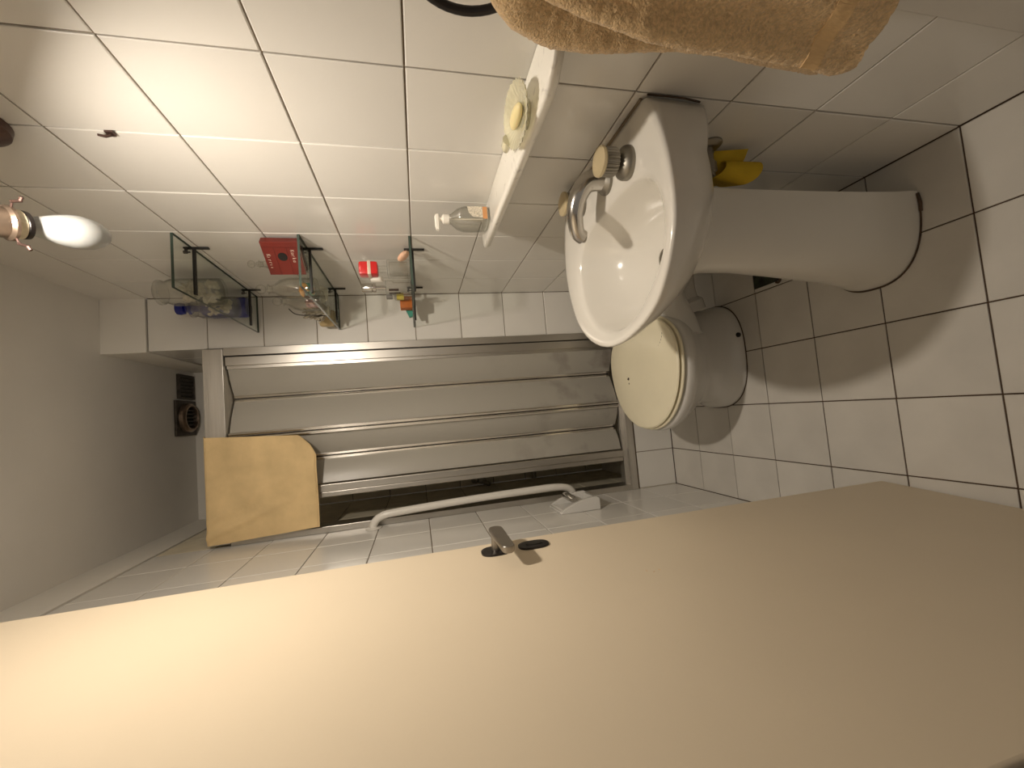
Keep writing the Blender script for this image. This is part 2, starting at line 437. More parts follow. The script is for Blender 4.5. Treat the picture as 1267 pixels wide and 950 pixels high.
# ------------------------------------------------------------------ shower enclosure
en = thing('shower_enclosure', 'aluminium shower enclosure with grey accordion folding door pushed partly open', 'shower', (-0.58, 1.2, 0.21))
ZR0, ZR1 = 1.945, 2.015
o = obj('top_rail', B((-0.962, 1.185, ZR0), (-0.21, 1.30, ZR1), 0.0), M['aluh'], en, smooth=False); bevmod(o, 0.0015)
obj('bottom_rail', B((-0.972, 1.19, 0.212), (-0.205, 1.29, 0.245)), M['aluh'], en, smooth=False)
obj('bottom_track', B((-0.955, 1.215, 0.245), (-0.235, 1.23, 0.262)), M['aluh'], en, smooth=False)
o = obj('side_frame', B((-0.2365, 1.192, 0.245), (-0.206, 1.28, ZR0)), M['alu'], en, smooth=False); bevmod(o, 0.001)
o = obj('side_frame', B((-0.972, 1.192, 0.245), (-0.948, 1.28, ZR0)), M['alu'], en, smooth=False); bevmod(o, 0.001)
o = obj('fixing_profile', B((-0.276, 1.197, 0.262), (-0.241, 1.23, ZR0-0.003)), M['alu'], en, smooth=False); bevmod(o, 0.0015)
obj('seal', B((-0.2405, 1.205, 0.262), (-0.2365, 1.26, ZR0)), M['rubber_and_gap'], en, smooth=False)
nodes = [(-0.280, 1.218), (-0.405, 1.277), (-0.558, 1.207), (-0.670, 1.270), (-0.785, 1.220)]
Z0, Z1 = 0.268, ZR0-0.004
for i in range(4):
    a = Vector((*nodes[i], 0)); b = Vector((*nodes[i+1], 0)); d = (b-a).normalized(); nn = Vector((d.y, -d.x, 0))
    if nn.y > 0: nn = -nn
    a2 = a + d*0.008; b2 = b - d*0.008
    # a panel with a gentle belly towards the room
    ring = []
    for k in range(9):
        t = k/8; ring.append(a2.lerp(b2, t) + nn*(0.006*math.sin(math.pi*t)))
    outer = [p+nn*0.002 for p in ring]; inner = [p-nn*0.002 for p in reversed(ring)]
    pl = outer + inner
    o = obj('panel', loft([[p+Vector((0, 0, Z0)) for p in pl], [p+Vector((0, 0, Z1)) for p in pl]]), M['panel'], en)
for i, (x, y) in enumerate(nodes):
    if i == 0:
        o = obj('hinge_profile', B((x-0.008, y-0.008, Z0), (x+0.006, y+0.008, Z1)), M['alu'], en, smooth=False)
    elif i == 4:
        o = obj('closing_profile', B((-0.812, 1.200, Z0), (-0.782, 1.235, Z1)), M['alu'], en, smooth=False); bevmod(o, 0.003)
        o = obj('closing_lip', B((-0.834, 1.206, Z0), (-0.8125, 1.229, Z1)), M['alu'], en, smooth=False); bevmod(o, 0.003)
    else:
        hp = bmesh.new()
        for sx in (-0.0088, 0.0088):
            tube([(x+sx, y-0.004, Z0), (x+sx, y-0.004, Z1)], 0.0076, 10, hp)
        obj('hinge_profile', hp, M['shine'], en)
        obj('hinge_gap', B((x-0.002, y-0.006, Z0), (x+0.002, y+0.006, Z1)), M['rubber_and_gap'], en, smooth=False)

# bath mixer knob and chrome pipe seen through the gap
mx = thing('shower_tap', 'chrome shower tap seen through the open gap of the shower door', 'tap', (-0.955, YS, 0.87))
obj('tap_body', lathe([(0.028, 0), (0.028, 0.006), (0.014, 0.012), (0.013, 0.035), (0.022, 0.040), (0.022, 0.060), (0.015, 0.064)], (-0.94, YS, 0.875), (0, -1, 0), 16), M['dullchrome'], mx)
obj('tap_spout', tube(smooth_path([(-0.94, YS-0.03, 0.87), (-0.952, YS-0.07, 0.862), (-0.958, YS-0.10, 0.84)]), 0.013, 12), M['dullchrome'], mx)
obj('tap_knob', lathe([(0.012, 0), (0.024, 0.004), (0.026, 0.020), (0.018, 0.030)], (-0.935, YS-0.03, 0.905), (0.3, -0.5, 0.6), 14), M['dullchrome'], mx)
tag(obj('shower_pipe', tube([(-0.78, 1.80, 0.56), (-0.965, 1.80, 0.56)], 0.016, 12), M['dullchrome'], origin=(-0.87, 1.80, 0.56)),
    'dark chrome horizontal pipe low in the shower gap, beside the bend of the grab bar', 'pipe')

# ------------------------------------------------------------------ yellow-tan cloth over the rail
def cloth_grid(nu, nv, f, th, name, m, parent=None, origin=None):
    bm = bmesh.new()
    P = [[Vector(f(i/nu, j/nv)) for j in range(nv+1)] for i in range(nu+1)]
    N = [[None]*(nv+1) for _ in range(nu+1)]
    for i in range(nu+1):
        for j in range(nv+1):
            a = P[min(i+1, nu)][j]-P[max(i-1, 0)][j]; b = P[i][min(j+1, nv)]-P[i][max(j-1, 0)]
            N[i][j] = a.cross(b).normalized()
    F = [[bm.verts.new(P[i][j]+N[i][j]*th/2) for j in range(nv+1)] for i in range(nu+1)]
    K = [[bm.verts.new(P[i][j]-N[i][j]*th/2) for j in range(nv+1)] for i in range(nu+1)]
    for i in range(nu):
        for j in range(nv):
            bm.faces.new((F[i][j], F[i+1][j], F[i+1][j+1], F[i][j+1]))
            bm.faces.new((K[i][j], K[i][j+1], K[i+1][j+1], K[i+1][j]))
    for i in range(nu):
        bm.faces.new((F[i][0], K[i][0], K[i+1][0], F[i+1][0])); bm.faces.new((F[i][nv], F[i+1][nv], K[i+1][nv], K[i][nv]))
    for j in range(nv):
        bm.faces.new((F[0][j], F[0][j+1], K[0][j+1], K[0][j])); bm.faces.new((F[nu][j], K[nu][j], K[nu][j+1], F[nu][j+1]))
    return obj(name, bm, m, parent, origin=origin, angle=80)

def rail_cloth(u, v):
    # u across from the pier side to the left wall, v down the front; the first part lies over the rail
    x = -0.548 - 0.4*u
    zt = ZR1+0.004
    if v < 0.12:
        t = v/0.12; return (x, 1.298-0.116*t, zt+0.0005)
    t = (v-0.12)/0.88
    # the far-left edge bellies out onto the wall at the top and slants in at the foot
    xe = -0.551 - 0.022*t - 0.024*max(0, (t-0.92)/0.08)**3
    xl = -0.957 + 0.019*t
    if u < 0.12 and t > 0.86: pass
    x = xe + (xl-xe)*u
    bot = 1.652 - 0.030*min(1, u*6)
    if u < 0.08: bot += 0.012*(1-u/0.08)
    z = zt - (zt-bot)*t
    wv = 0.008*noise.noise(Vector((x*9, z*7, 3.1))) + 0.0035*noise.noise(Vector((x*22+z*14, z*30, 1.7)))
    fold = 0.010*math.exp(-((u-0.93+0.35*t)/0.035)**2)*min(1, (1-t)*3+0.15) + 0.004*math.exp(-((u-0.80+0.5*t)/0.03)**2)
    seam = 0.0022*math.exp(-((t-0.86)/0.012)**2)
    y = 1.172 + wv*min(1, t*4) - fold*(1-t*0.6) - seam - 0.004*t
    return (x, min(y, 1.181), z)
c = cloth_grid(46, 52, rail_cloth, 0.0035, 'cloth', M['chamois'], origin=(-0.75, 1.17, 1.65))
tag(c, 'tan cotton cloth draped over the top rail of the shower', 'cloth')
hem = bmesh.new()
tube([Vector(rail_cloth(u/30, 0.985))+Vector((0, -0.002, 0)) for u in range(31)], 0.0022, 6, hem)
obj('hem', hem, M['chamois'], c)

# ------------------------------------------------------------------ grab bar
gb = thing('grab_bar', 'white tubular grab bar fixed upright to the tiled left wall', 'grab bar', (XL, 1.17, 1.42))
path = [(XL+0.001, 1.155, 1.420), (-0.960, 1.155, 1.420), (-0.940, 1.154, 1.408), (-0.925, 1.152, 1.380), (-0.919, 1.150, 1.33),
        (-0.911, 1.148, 1.15), (-0.905, 1.146, 0.95), (-0.902, 1.146, 0.72), (-0.903, 1.146, 0.645), (-0.909, 1.147, 0.60), (-0.922, 1.149, 0.572), (-0.945, 1.15, 0.560), (XL+0.001, 1.15, 0.556)]
obj('tube', tube(smooth_path(path, 6), 0.0155, 16), M['whitebar'], gb)
obj('wall_plate', lathe([(0.032, 0), (0.032, 0.003), (0.028, 0.005)], (XL+0.0008, 1.155, 1.420), (1, 0, 0), 28), M['whitebar'], gb)
obj('wall_plate', lathe([(0.033, 0), (0.033, 0.003), (0.029, 0.005)], (XL+0.0008, 1.15, 0.556), (1, 0, 0), 28), M['whitebar'], gb)

# ------------------------------------------------------------------ ceramic paper-roll holder
ph = thing('paper_holder', 'white ceramic holder with chrome roller on the left wall below the grab bar', 'holder', (XL, 1.02, 0.6))
ya, yb_, za, zb_ = 0.945, 1.095, 0.525, 0.695
bm = bmesh.new()
# side cheeks: profile in (z, x-out)
prof = [(zb_, 0.004), (zb_-0.012, 0.014), (zb_-0.045, 0.030), (zb_-0.085, 0.043), (zb_-0.12, 0.050), (za+0.012, 0.052), (za, 0.044), (za, 0.0)]
prof = [(zb_, 0.0)] + prof
for y0, y1 in ((ya, ya+0.016), (yb_-0.016, yb_)):
    prism([(XL+x+0.0005, y0, z) for z, x in prof], (0, y1-y0, 0), bm)
box(bm, (XL+0.0005, ya+0.01, za), (XL+0.010, yb_-0.01, zb_))
box(bm, (XL+0.0005, ya+0.01, za), (XL+0.046, yb_-0.01, za+0.016))
prism([(XL+x+0.0005, ya+0.01, z) for z, x in [(zb_, 0), (zb_, 0.004), (zb_-0.014, 0.015), (zb_-0.022, 0.010), (zb_-0.022, 0)]], (0, yb_-ya-0.02, 0), bm)
bevmod(obj('ceramic_body', bm, M['toiletc'], ph, smooth=True, angle=30), 0.002)
rr = obj('roller', tube([(XL+0.047, ya+0.014, 0.628), (XL+0.047, ya+0.03, 0.628), (XL+0.049, (ya+yb_)/2, 0.630), (XL+0.047, yb_-0.03, 0.628), (XL+0.047, yb_-0.014, 0.628)], [0.010, 0.014, 0.015, 0.014, 0.010], 16), M['chrome'], ph)

# ------------------------------------------------------------------ exhaust fan and grille on the shower ceiling
fan = thing('exhaust_fan', 'grimy square exhaust fan with round grille on the ceiling above the shower', 'fan', (-0.44, 1.74, ZC))
o = obj('fan_plate', B((-0.535, 1.655, ZC-0.012), (-0.36, 1.832, ZC), 0.003), M['vent'], fan)
def ring(cx, cy, r0, r1, z0, z1, bm=None, n=36):
    return lathe([(r0, z0), (r1, z0+0.0), (r1, z1), (r0, z1), (r0, z0)], (cx, cy, 0), (0, 0, 1), n, bm, False)
obj('fan_ring', lathe([(0.074, 0.0), (0.072, 0.018), (0.064, 0.026), (0.056, 0.026), (0.054, 0.016), (0.054, 0.0)], (-0.447, 1.745, ZC-0.011), (0, 0, -1), 36, None, False), M['brass'], fan)
obj('fan_opening', lathe([(0.056, 0), (0.056, 0.003)], (-0.447, 1.745, ZC-0.012), (0, 0, -1), 36), M['darkhole'], fan)
for k in range(5):
    x = -0.447 + (k-2)*0.018; hw = math.sqrt(0.054**2-(x+0.447)**2)
    obj('fan_bar', B((x-0.0025, 1.745-hw, ZC-0.030), (x+0.0025, 1.745+hw, ZC-0.022)), M['vent'], fan, smooth=False)
gr = thing('air_grille', 'small slatted metal air grille on the ceiling beside the round fan', 'grille', (-0.29, 1.74, ZC))
gb_ = bmesh.new()
for a, b in (((-0.352, 1.685), (-0.230, 1.697)), ((-0.352, 1.815), (-0.230, 1.827)), ((-0.352, 1.697), (-0.344, 1.815)), ((-0.238, 1.697), (-0.230, 1.815))):
    box(gb_, (a[0], a[1], ZC-0.012), (b[0], b[1], ZC))
obj('frame', gb_, M['vent'], gr, smooth=False)
obj('backing', B((-0.344, 1.697, ZC-0.003), (-0.238, 1.815, ZC)), M['darkhole'], gr, smooth=False)
for k in range(6):
    x = -0.335 + k*0.018
    obj('slat', prism([(x, 1.697, ZC-0.003), (x+0.010, 1.697, ZC-0.011), (x+0.012, 1.697, ZC-0.010), (x+0.002, 1.697, ZC-0.002)], (0, 0.118, 0)), M['vent'], gr, smooth=False)

# ------------------------------------------------------------------ glass shelves
def glass_shelf(zt, label):
    t = thing('glass_shelf', label, 'shelf', (-0.07, 0.9, zt), 'glass shelves on the right wall')
    g = B((-0.148, 0.605, zt-0.006), (-0.002, 1.192, zt))
    obj('glass_pane', g, M['shelfglass'], t, smooth=False)
    e = bmesh.new()
    z0, z1 = zt-0.0062, zt+0.0002
    box(e, (-0.1492, 0.604, z0), (-0.148, 1.193, z1)); box(e, (-0.148, 0.6038, z0), (-0.002, 0.605, z1)); box(e, (-0.148, 1.192, z0), (-0.002, 1.1932, z1))
    box(e, (-0.002, 0.604, z0), (-0.0008, 1.193, z1))
    obj('polished_edge', e, M['glassedge'], t, smooth=False)
    for y in (0.702, 1.10):
        b = bmesh.new()
        box(b, (-0.0055, y-0.005, zt-0.048), (-0.0005, y+0.005, zt+0.016), 0.001)      # wall strip
        box(b, (-0.140, y-0.005, zt-0.0135), (-0.005, y+0.005, zt-0.0065), 0.001)       # arm below the glass
        box(b, (-0.018, y-0.004, zt+0.0075), (-0.005, y+0.004, zt+0.013))               # clip above
        br = obj('bracket', b, M['blackmetal'], t)
        obj('screw', lathe([(0.0022, 0), (0.0022, 0.012), (0.005, 0.0125), (0.005, 0.016)], (-0.0145, y, zt+0.0005), (0, 0, 1), 8), M['blackmetal'], br)
    return t
Z_1, Z_2, Z_3 = 1.820, 1.513, 1.208
glass_shelf(Z_1, 'topmost glass wall shelf on black brackets, holding blue bottle and shell jars')
glass_shelf(Z_2, 'middle glass wall shelf on black brackets, holding the red box and coral')
glass_shelf(Z_3, 'lowest glass wall shelf on black brackets, holding perfume bottles')

def shells(parent, cx, cy, z0, z1, r, n, m=None, name='shells'):
    bm = bmesh.new()
    for k in range(n):
        a = random.uniform(0, 6.28); q = r*math.sqrt(random.uniform(0, 1))
        c = Vector((cx+q*math.cos(a), cy+q*math.sin(a), random.uniform(z0, z1)))
        rr = random.uniform(0.006, 0.011)
        v = bmesh.ops.create_icosphere(bm, subdivisions=1, radius=rr)['verts']
        sc = Matrix.Diagonal((1, random.uniform(0.5, 1), random.uniform(0.8, 1.8))); rt = Matrix.Rotation(random.uniform(0, 3), 3, Vector((random.random(), random.random(), random.random())).normalized())
        for w in v: w.co = rt @ (sc @ w.co) + c
    o = obj(name, bm, m or M['cotton'], parent); o['kind'] = 'stuff'; return o

# top shelf: three vessels
def jar(cx, cy, r, h, label, n):
    t = thing('glass_jar', label, 'jar', (cx, cy, Z_1))
    z = Z_1
    obj('glass', lathe([(0.002, 0.0005), (r*0.95, 0.0005), (r, 0.006), (r, h*0.74), (r*0.82, h*0.84), (r*0.80, h*0.88), (r*0.85, h*0.9),
                        (r*0.80, h*0.90), (r*0.77, h*0.88), (r*0.79, h*0.84), (r-0.003, h*0.74), (r-0.003, 0.009), (r*0.5, 0.005), (0.002, 0.005)], (cx, cy, z), n=32), M['glass'], t)
    obj('stopper', lathe([(0.001, h*0.89), (r*0.74, h*0.89), (r*0.75, h*0.905), (r*0.9, h*0.91), (r*0.92, h*0.955), (r*0.7, h*0.99), (0.001, h)], (cx, cy, z), n=28), M['glass'], t)
    shells(t, cx, cy, z+0.016, z+h*0.66, r-0.014, n)
    return t
jar(-0.070, 0.900, 0.044, 0.190, 'tall clear glass jar of off-white shells on the topmost shelf, nearer the camera', 60)
jar(-0.092, 1.012, 0.038, 0.150, 'shorter clear glass jar of shells beside the blue bottle', 34)
bb = thing('blue_bottle', 'cobalt blue glass bottle with round stopper at the back corner of the topmost shelf', 'bottle', (-0.066, 1.115, Z_1))
obj('bottle_body', lathe([(0.001, 0.0005), (0.036, 0.0005), (0.040, 0.008), (0.040, 0.120), (0.034, 0.145), (0.020, 0.160), (0.014, 0.168), (0.013, 0.185), (0.020, 0.191), (0.022, 0.197), (0.012, 0.203), (0.001, 0.203)], (-0.066, 1.115, Z_1), n=32), M['blueglass'], bb)
obj('stopper', lathe([(0.010, 0.202), (0.011, 0.210), (0.020, 0.214), (0.0235, 0.226), (0.021, 0.238), (0.012, 0.243), (0.001, 0.244)], (-0.066, 1.115, Z_1), n=24), M['blueglass'], bb)

# middle shelf: the red box turned to the camera
A = Vector((-0.022, 0.607, Z_2)); Bq = Vector((-0.086, 0.694, Z_2)); e1 = (Bq-A).normalized(); e2 = Vector((-e1.y, e1.x, 0)); e2 = e2 if e2.y > 0 else -e2
Wd = (Bq-A).length; Hh = 0.098; Th = 0.022
def BP(s, n, z): return A + e1*s + e2*n + Vector((0, 0, z))       # n>0: behind the face
rb = thing('red_book', 'small red book with black oval on its cover on the middle shelf', 'book', (A+Bq)/2+Vector((0, 0, 0)))
bm = bmesh.new()
prism([BP(0, 0, 0.0005), BP(Wd, 0, 0.0005), BP(Wd, 0.003, 0.0005), BP(0.003, 0.003, 0.0005), BP(0.003, Th-0.003, 0.0005), BP(Wd, Th-0.003, 0.0005), BP(Wd, Th, 0.0005), BP(0, Th, 0.0005)], (0, 0, Hh), bm)
bevmod(obj('cover', bm, M['red'], rb, smooth=False), 0.0012)
obj('pages', prism([BP(0.004, 0.0032, 0.003), BP(Wd-0.004, 0.0032, 0.003), BP(Wd-0.004, Th-0.0032, 0.003), BP(0.004, Th-0.0032, 0.003)], (0, 0, Hh-0.006)), M['labelw'], rb, smooth=False)
lines = bmesh.new()
def strip(s0, s1, z0, z1, d=0.0005, bm=None):
    return prism([BP(s0, -d, z0), BP(s1, -d, z0), BP(s1, 0.0002, z0), BP(s0, 0.0002, z0)], (0, 0, z1-z0), bm)
strip(0.018, Wd-0.002, 0.0335, 0.0350, bm=lines); strip(0.018, Wd-0.002, 0.0665, 0.0680, bm=lines); strip(0.0165, 0.0175, 0.001, Hh-0.001, bm=lines)
obj('cover_line', lines, M['darkred'], rb, smooth=False)
ov = [BP(0.047+0.013*math.cos(a), -0.0010, 0.050+0.0125*math.sin(a)) for a in [2*math.pi*k/28 for k in range(28)]]
obj('oval_emblem', prism(ov, e2*0.0012), M['black'], rb, smooth=False)
# gilt lettering: two short words, only partly legible in the photograph
def letters(s0, z0, words, hgt, name):
    bm = bmesh.new(); s = s0
    G = {'K': [((0, 0), (0, 1)), ((0.6, 1), (0, .45)), ((.15, .55), (.65, 0))], 'o': [((0, .1), (0, .6)), ((0, .6), (.5, .6)), ((.5, .6), (.5, 0.1)), ((.5, .1), (0, .1))],
         'r': [((0, 0), (0, .6)), ((0, .5), (.45, .62))], 'k': [((0, 0), (0, 1)), ((.5, .6), (0, .3)), ((.1, .35), (.5, 0))], 'a': [((0, .05), (0, .5)), ((0, .5), (.5, .6)), ((.5, .6), (.5, 0)), ((.5, .05), (0, .05))],
         'N': [((0, 0), (0, 1)), ((0, 1), (.6, 0)), ((.6, 0), (.6, 1))], 'i': [((0, 0), (0, .6))]}
    for ch in words:
        for (a, b) in G[ch]:
            tube([BP(s+a[0]*hgt*0.8, -0.0004, z0-a[1]*hgt), BP(s+b[0]*hgt*0.8, -0.0004, z0-b[1]*hgt)], 0.0006, 5, bm)
        s += hgt*0.85
    return obj(name, bm, M['gold'], rb, smooth=False)
letters(0.026, 0.0255, 'Korka', 0.010, 'lettering'); letters(0.040, 0.0905, 'Kirrii', 0.010, 'lettering')
bk = thing('black_case', 'flat black case standing behind the red book', 'case', BP(Wd/2+0.01, Th+0.01, 0))
obj('case_body', prism([BP(0.035, Th+0.004, 0.0005), BP(Wd+0.004, Th+0.004, 0.0005), BP(Wd+0.004, Th+0.018, 0.0005), BP(0.035, Th+0.018, 0.0005)], (0, 0, 0.062)), M['black'], bk, smooth=False)
obj('grey_edge', prism([BP(0.035, Th+0.004, 0.063), BP(Wd+0.004, Th+0.004, 0.063), BP(Wd+0.004, Th+0.018, 0.063), BP(0.035, Th+0.018, 0.063)], (0, 0, 0.024)), M['silver'], bk, smooth=False)

def decanter(cx, cy, r, h, label, contents):
    t = thing('decanter', label, 'bottle', (cx, cy, Z_2)); z = Z_2
    obj('glass', lathe([(0.002, 0.0005), (r*0.9, 0.0005), (r, 0.008), (r, h*0.45), (r*0.8, h*0.60), (r*0.40, h*0.70), (r*0.34, h*0.78), (r*0.45, h*0.80),
                        (r*0.30, h*0.80), (r*0.28, h*0.77), (r*0.34, h*0.69), (r*0.74, h*0.58), (r-0.003, h*0.44), (r-0.003, 0.011), (0.002, 0.006)], (cx, cy, z), n=28), M['glass'], t)
    bs = bmesh.new()
    bmesh.ops.create_uvsphere(bs, u_segments=20, v_segments=12, radius=r*0.42)
    for v in bs.verts: v.co += Vector((cx, cy, z+h*0.92))
    lathe([(r*0.26, h*0.74), (r*0.24, h*0.84)], (cx, cy, z), n=16, bm=bs)
    obj('ball_stopper', bs, M['glass'], t)
    for nm, m, z0, z1, rr, n in contents:
        shells(t, cx, cy, z+z0, z+z1, rr, n, m, nm)
    return t
decanter(-0.086, 0.830, 0.036, 0.185, 'clear glass bottle with ball stopper just behind the red book', [('orange_beads', M['amber'], 0.016, 0.05, 0.02, 12), ('green_beads', M['green'], 0.016, 0.03, 0.022, 9)])
decanter(-0.100, 0.925, 0.036, 0.165, 'clear glass bottle with ball stopper and pink filling, between book and coral', [('pink_filling', M['pink'], 0.016, 0.06, 0.022, 20)])
decanter(-0.034, 0.745, 0.026, 0.180, 'clear glass bottle with ball stopper rising behind the red book', [])
gbm = bmesh.new()
tube(smooth_path([(-0.125, 0.93, Z_2+0.118), (-0.138, 0.95, Z_2+0.105), (-0.141, 0.965, Z_2+0.080), (-0.140, 0.97, Z_2+0.058)]), 0.0016, 6, gbm)
tube(smooth_path([(-0.141, 0.965, Z_2+0.080), (-0.136, 0.99, Z_2+0.040), (-0.135, 1.01, Z_2+0.0025)]), 0.0016, 6, gbm)
sp = tag(obj('spectacles', gbm, M['black'], origin=(-0.138, 0.96, Z_2+0.003)), 'thin dark wire frame leaning on the pink-filled bottle', 'wire')
# coral
cb = bmesh.new()
for k in range(38):
    a = random.uniform(0, 6.28); el = random.uniform(0.15, 1.3)
    d = Vector((math.cos(a)*math.cos(el), math.sin(a)*math.cos(el), math.sin(el)))
    ln = random.uniform(0.035, 0.062); p0 = Vector((-0.112, 1.020, Z_2+0.010)); p1 = p0+Vector((d.x*ln*0.8, d.y*ln*0.8, d.z*ln*1.55)); pm = (p0+p1)/2+Vector((random.uniform(-.006, .006), random.uniform(-.006, .006), 0))
    p1.x = max(p1.x, -0.160)
    tube([p0, pm, p1], [0.0065, 0.005, 0.0035], 7, cb)
    for q in range(2):
        e = p1 + Vector((random.uniform(-.010, .010), random.uniform(-.010, .010), random.uniform(0.002, .010))); e.x = max(e.x, -0.165)
        tube([pm.lerp(p1, 0.6), e], [0.004, 0.0028], 6, cb)
lathe([(0.018, 0.0005), (0.020, 0.006), (0.012, 0.014)], (-0.112, 1.020, Z_2), n=12, bm=cb)
tag(obj('coral_piece', cb, M['coral'], origin=(-0.112, 1.020, Z_2), angle=60), 'branching piece of bleached coral on the middle shelf', 'coral')
wb_ = thing('wooden_pot', 'pale round wooden pot at the far end of the middle shelf', 'pot', (-0.114, 1.130, Z_2))
obj('pot_body', lathe([(0.001, 0.0005), (0.028, 0.0005), (0.033, 0.008), (0.034, 0.050), (0.031, 0.058), (0.027, 0.058), (0.026, 0.052), (0.001, 0.050)], (-0.114, 1.130, Z_2), n=28), M['wood'], wb_)
sc = bmesh.new(); lathe([(0.001, 0.0005), (0.022, 0.001), (0.030, 0.010), (0.032, 0.022), (0.029, 0.021), (0.020, 0.008), (0.001, 0.006)], (-0.058, 0.985, Z_2), n=24, bm=sc)
tag(obj('ivory_saucer', sc, M['cotton'], origin=(-0.058, 0.985, Z_2)), 'small ivory saucer beside the coral on the middle shelf', 'saucer')

# lowest shelf
z = Z_3
t = thing('perfume_bottle', 'clear perfume bottle with a big bright red cap on the lowest shelf', 'bottle', (-0.060, 0.722, z))
gbm = bmesh.new(); box(gbm, (-0.084, 0.695, z+0.0005), (-0.036, 0.749, z+0.072), 0.004)
box(gbm, (-0.078, 0.702, z+0.008), (-0.042, 0.742, z+0.066), 0.003)
obj('glass', gbm, M['glass'], t)
gbm = bmesh.new(); lathe([(0.011, 0.072), (0.011, 0.101)], (-0.060, 0.722, z), n=16, bm=gbm); obj('neck', gbm, M['glass'], t)
gbm = bmesh.new(); box(gbm, (-0.082, 0.700, z+0.100), (-0.040, 0.744, z+0.158), 0.008)
rc = obj('red_cap', gbm, M['redcap'], t)
rc['label'] = 'bright red cap'
gbm = bmesh.new(); box(gbm, (-0.0828, 0.6992, z+0.121), (-0.0392, 0.7448, z+0.131), 0.001); obj('gold_band', gbm, M['gold'], rc)
ps = bmesh.new(); bmesh.ops.create_uvsphere(ps, u_segments=18, v_segments=12, radius=0.021)
for v in ps.verts: v.co = Vector((v.co.x*1.05, v.co.y*1.0, v.co.z*0.5))
bmesh.ops.rotate(ps, verts=ps.verts, cent=(0, 0, 0), matrix=Matrix.Rotation(0.9, 3, 'Y'))
for v in ps.verts: v.co += Vector((-0.036, 0.672, z+0.0185))
tag(obj('soap_bar', ps, M['peach'], origin=(-0.036, 0.672, z)), 'oval peach-coloured guest soap leaning at the near end of the lowest shelf', 'soap')
t = thing('small_vial', 'slim clear vial with a white cap on the lowest shelf', 'vial', (-0.048, 0.855, z))
obj('glass', lathe([(0.001, 0.0005), (0.012, 0.0005), (0.013, 0.004), (0.013, 0.060), (0.006, 0.068), (0.006, 0.095), (0.001, 0.095)], (-0.048, 0.855, z), n=18), M['glass'], t)
obj('cap', lathe([(0.009, 0.096), (0.009, 0.134), (0.008, 0.136)], (-0.048, 0.855, z), n=18), M['white'], t)
t = thing('cologne_bottle', 'square cologne bottle with dark print and silver cap on the lowest shelf', 'bottle', (-0.055, 0.93, z))
gbm = bmesh.new(); box(gbm, (-0.078, 0.908, z+0.0005), (-0.032, 0.952, z+0.092), 0.004); obj('glass', gbm, M['glass'], t)
gbm = bmesh.new(); box(gbm, (-0.0788, 0.914, z+0.040), (-0.0782, 0.922, z+0.080)); box(gbm, (-0.0788, 0.926, z+0.030), (-0.0782, 0.930, z+0.080)); box(gbm, (-0.074, 0.9073, z+0.045), (-0.066, 0.9079, z+0.080)); obj('dark_print', gbm, M['ink'], t, smooth=False)
gbm = lathe([(0.008, 0.092), (0.008, 0.125), (0.0175, 0.126), (0.0175, 0.136), (0.0160, 0.138), (0.0175, 0.140), (0.0175, 0.170), (0.015, 0.175)], (-0.055, 0.93, z), n=24)
obj('silver_cap', gbm, M['silver'], t)
t = thing('amber_bottle', 'little clear bottle with grey cap and yellow liquid on the lowest shelf', 'bottle', (-0.072, 0.985, z))
obj('glass', lathe([(0.001, 0.0005), (0.015, 0.0005), (0.016, 0.004), (0.016, 0.060), (0.009, 0.066), (0.009, 0.072), (0.001, 0.072)], (-0.072, 0.985, z), n=20), M['glass'], t)
obj('liquid', lathe([(0.001, 0.030), (0.0145, 0.030), (0.0145, 0.056), (0.001, 0.056)], (-0.072, 0.985, z), n=20), M['yel2'], t)
obj('cap', lathe([(0.011, 0.072), (0.011, 0.092), (0.009, 0.094)], (-0.072, 0.985, z), n=20), M['greyplastic'], t)
gbm = bmesh.new(); box(gbm, (-0.108, 1.018, z+0.0005), (-0.062, 1.062, z+0.046), 0.001)
tag(obj('carton', gbm, M['orange'], origin=(-0.085, 1.04, z)), 'small rust-orange carton on the lowest shelf', 'box')
gbm = bmesh.new()
prism([(-0.128, 1.075, z+0.0005), (-0.085, 1.075, z+0.0005), (-0.088, 1.075, z+0.032), (-0.132, 1.075, z+0.014)], (0, 0.022, 0), gbm)
tag(obj('green_packet', gbm, M['green'], origin=(-0.118, 1.096, z), smooth=False), 'sea-green packet behind the rust-orange carton', 'packet')

# ------------------------------------------------------------------ marble shelf
mz = 1.004
out = [(-0.001, 0.497), (-0.066, 0.497)]
out += [(-0.084, 0.485), (-0.0865, 0.30), (-0.088, 0.10), (-0.0885, -0.050)]
for k in range(1, 8):
    a = math.pi/2*k/7; out.append((-0.0885+0.048*(1-math.cos(a)), -0.050-0.085*math.sin(a)))
out += [(-0.001, -0.150)]
def off(pts, d):
    return [(min(x+d if x < -0.005 else x, -0.0005), y - d*(1 if y > 0.49 else (-1 if y < -0.1 else 0))) for x, y in pts]
rings = [[(x, y, mz-0.021) for x, y in off(out, 0.010)], [(x, y, mz-0.018) for x, y in off(out, 0.004)], [(x, y, mz-0.006) for x, y in off(out, -0.001)],
         [(x, y, mz-0.002) for x, y in off(out, 0.000)], [(x, y, mz) for x, y in off(out, 0.004)]]
ms = tag(obj('marble_shelf', loft(rings), M['marble'], origin=(-0.04, 0.17, mz-0.026), angle=50), 'white veined marble wall shelf above the washbasin', 'shelf')

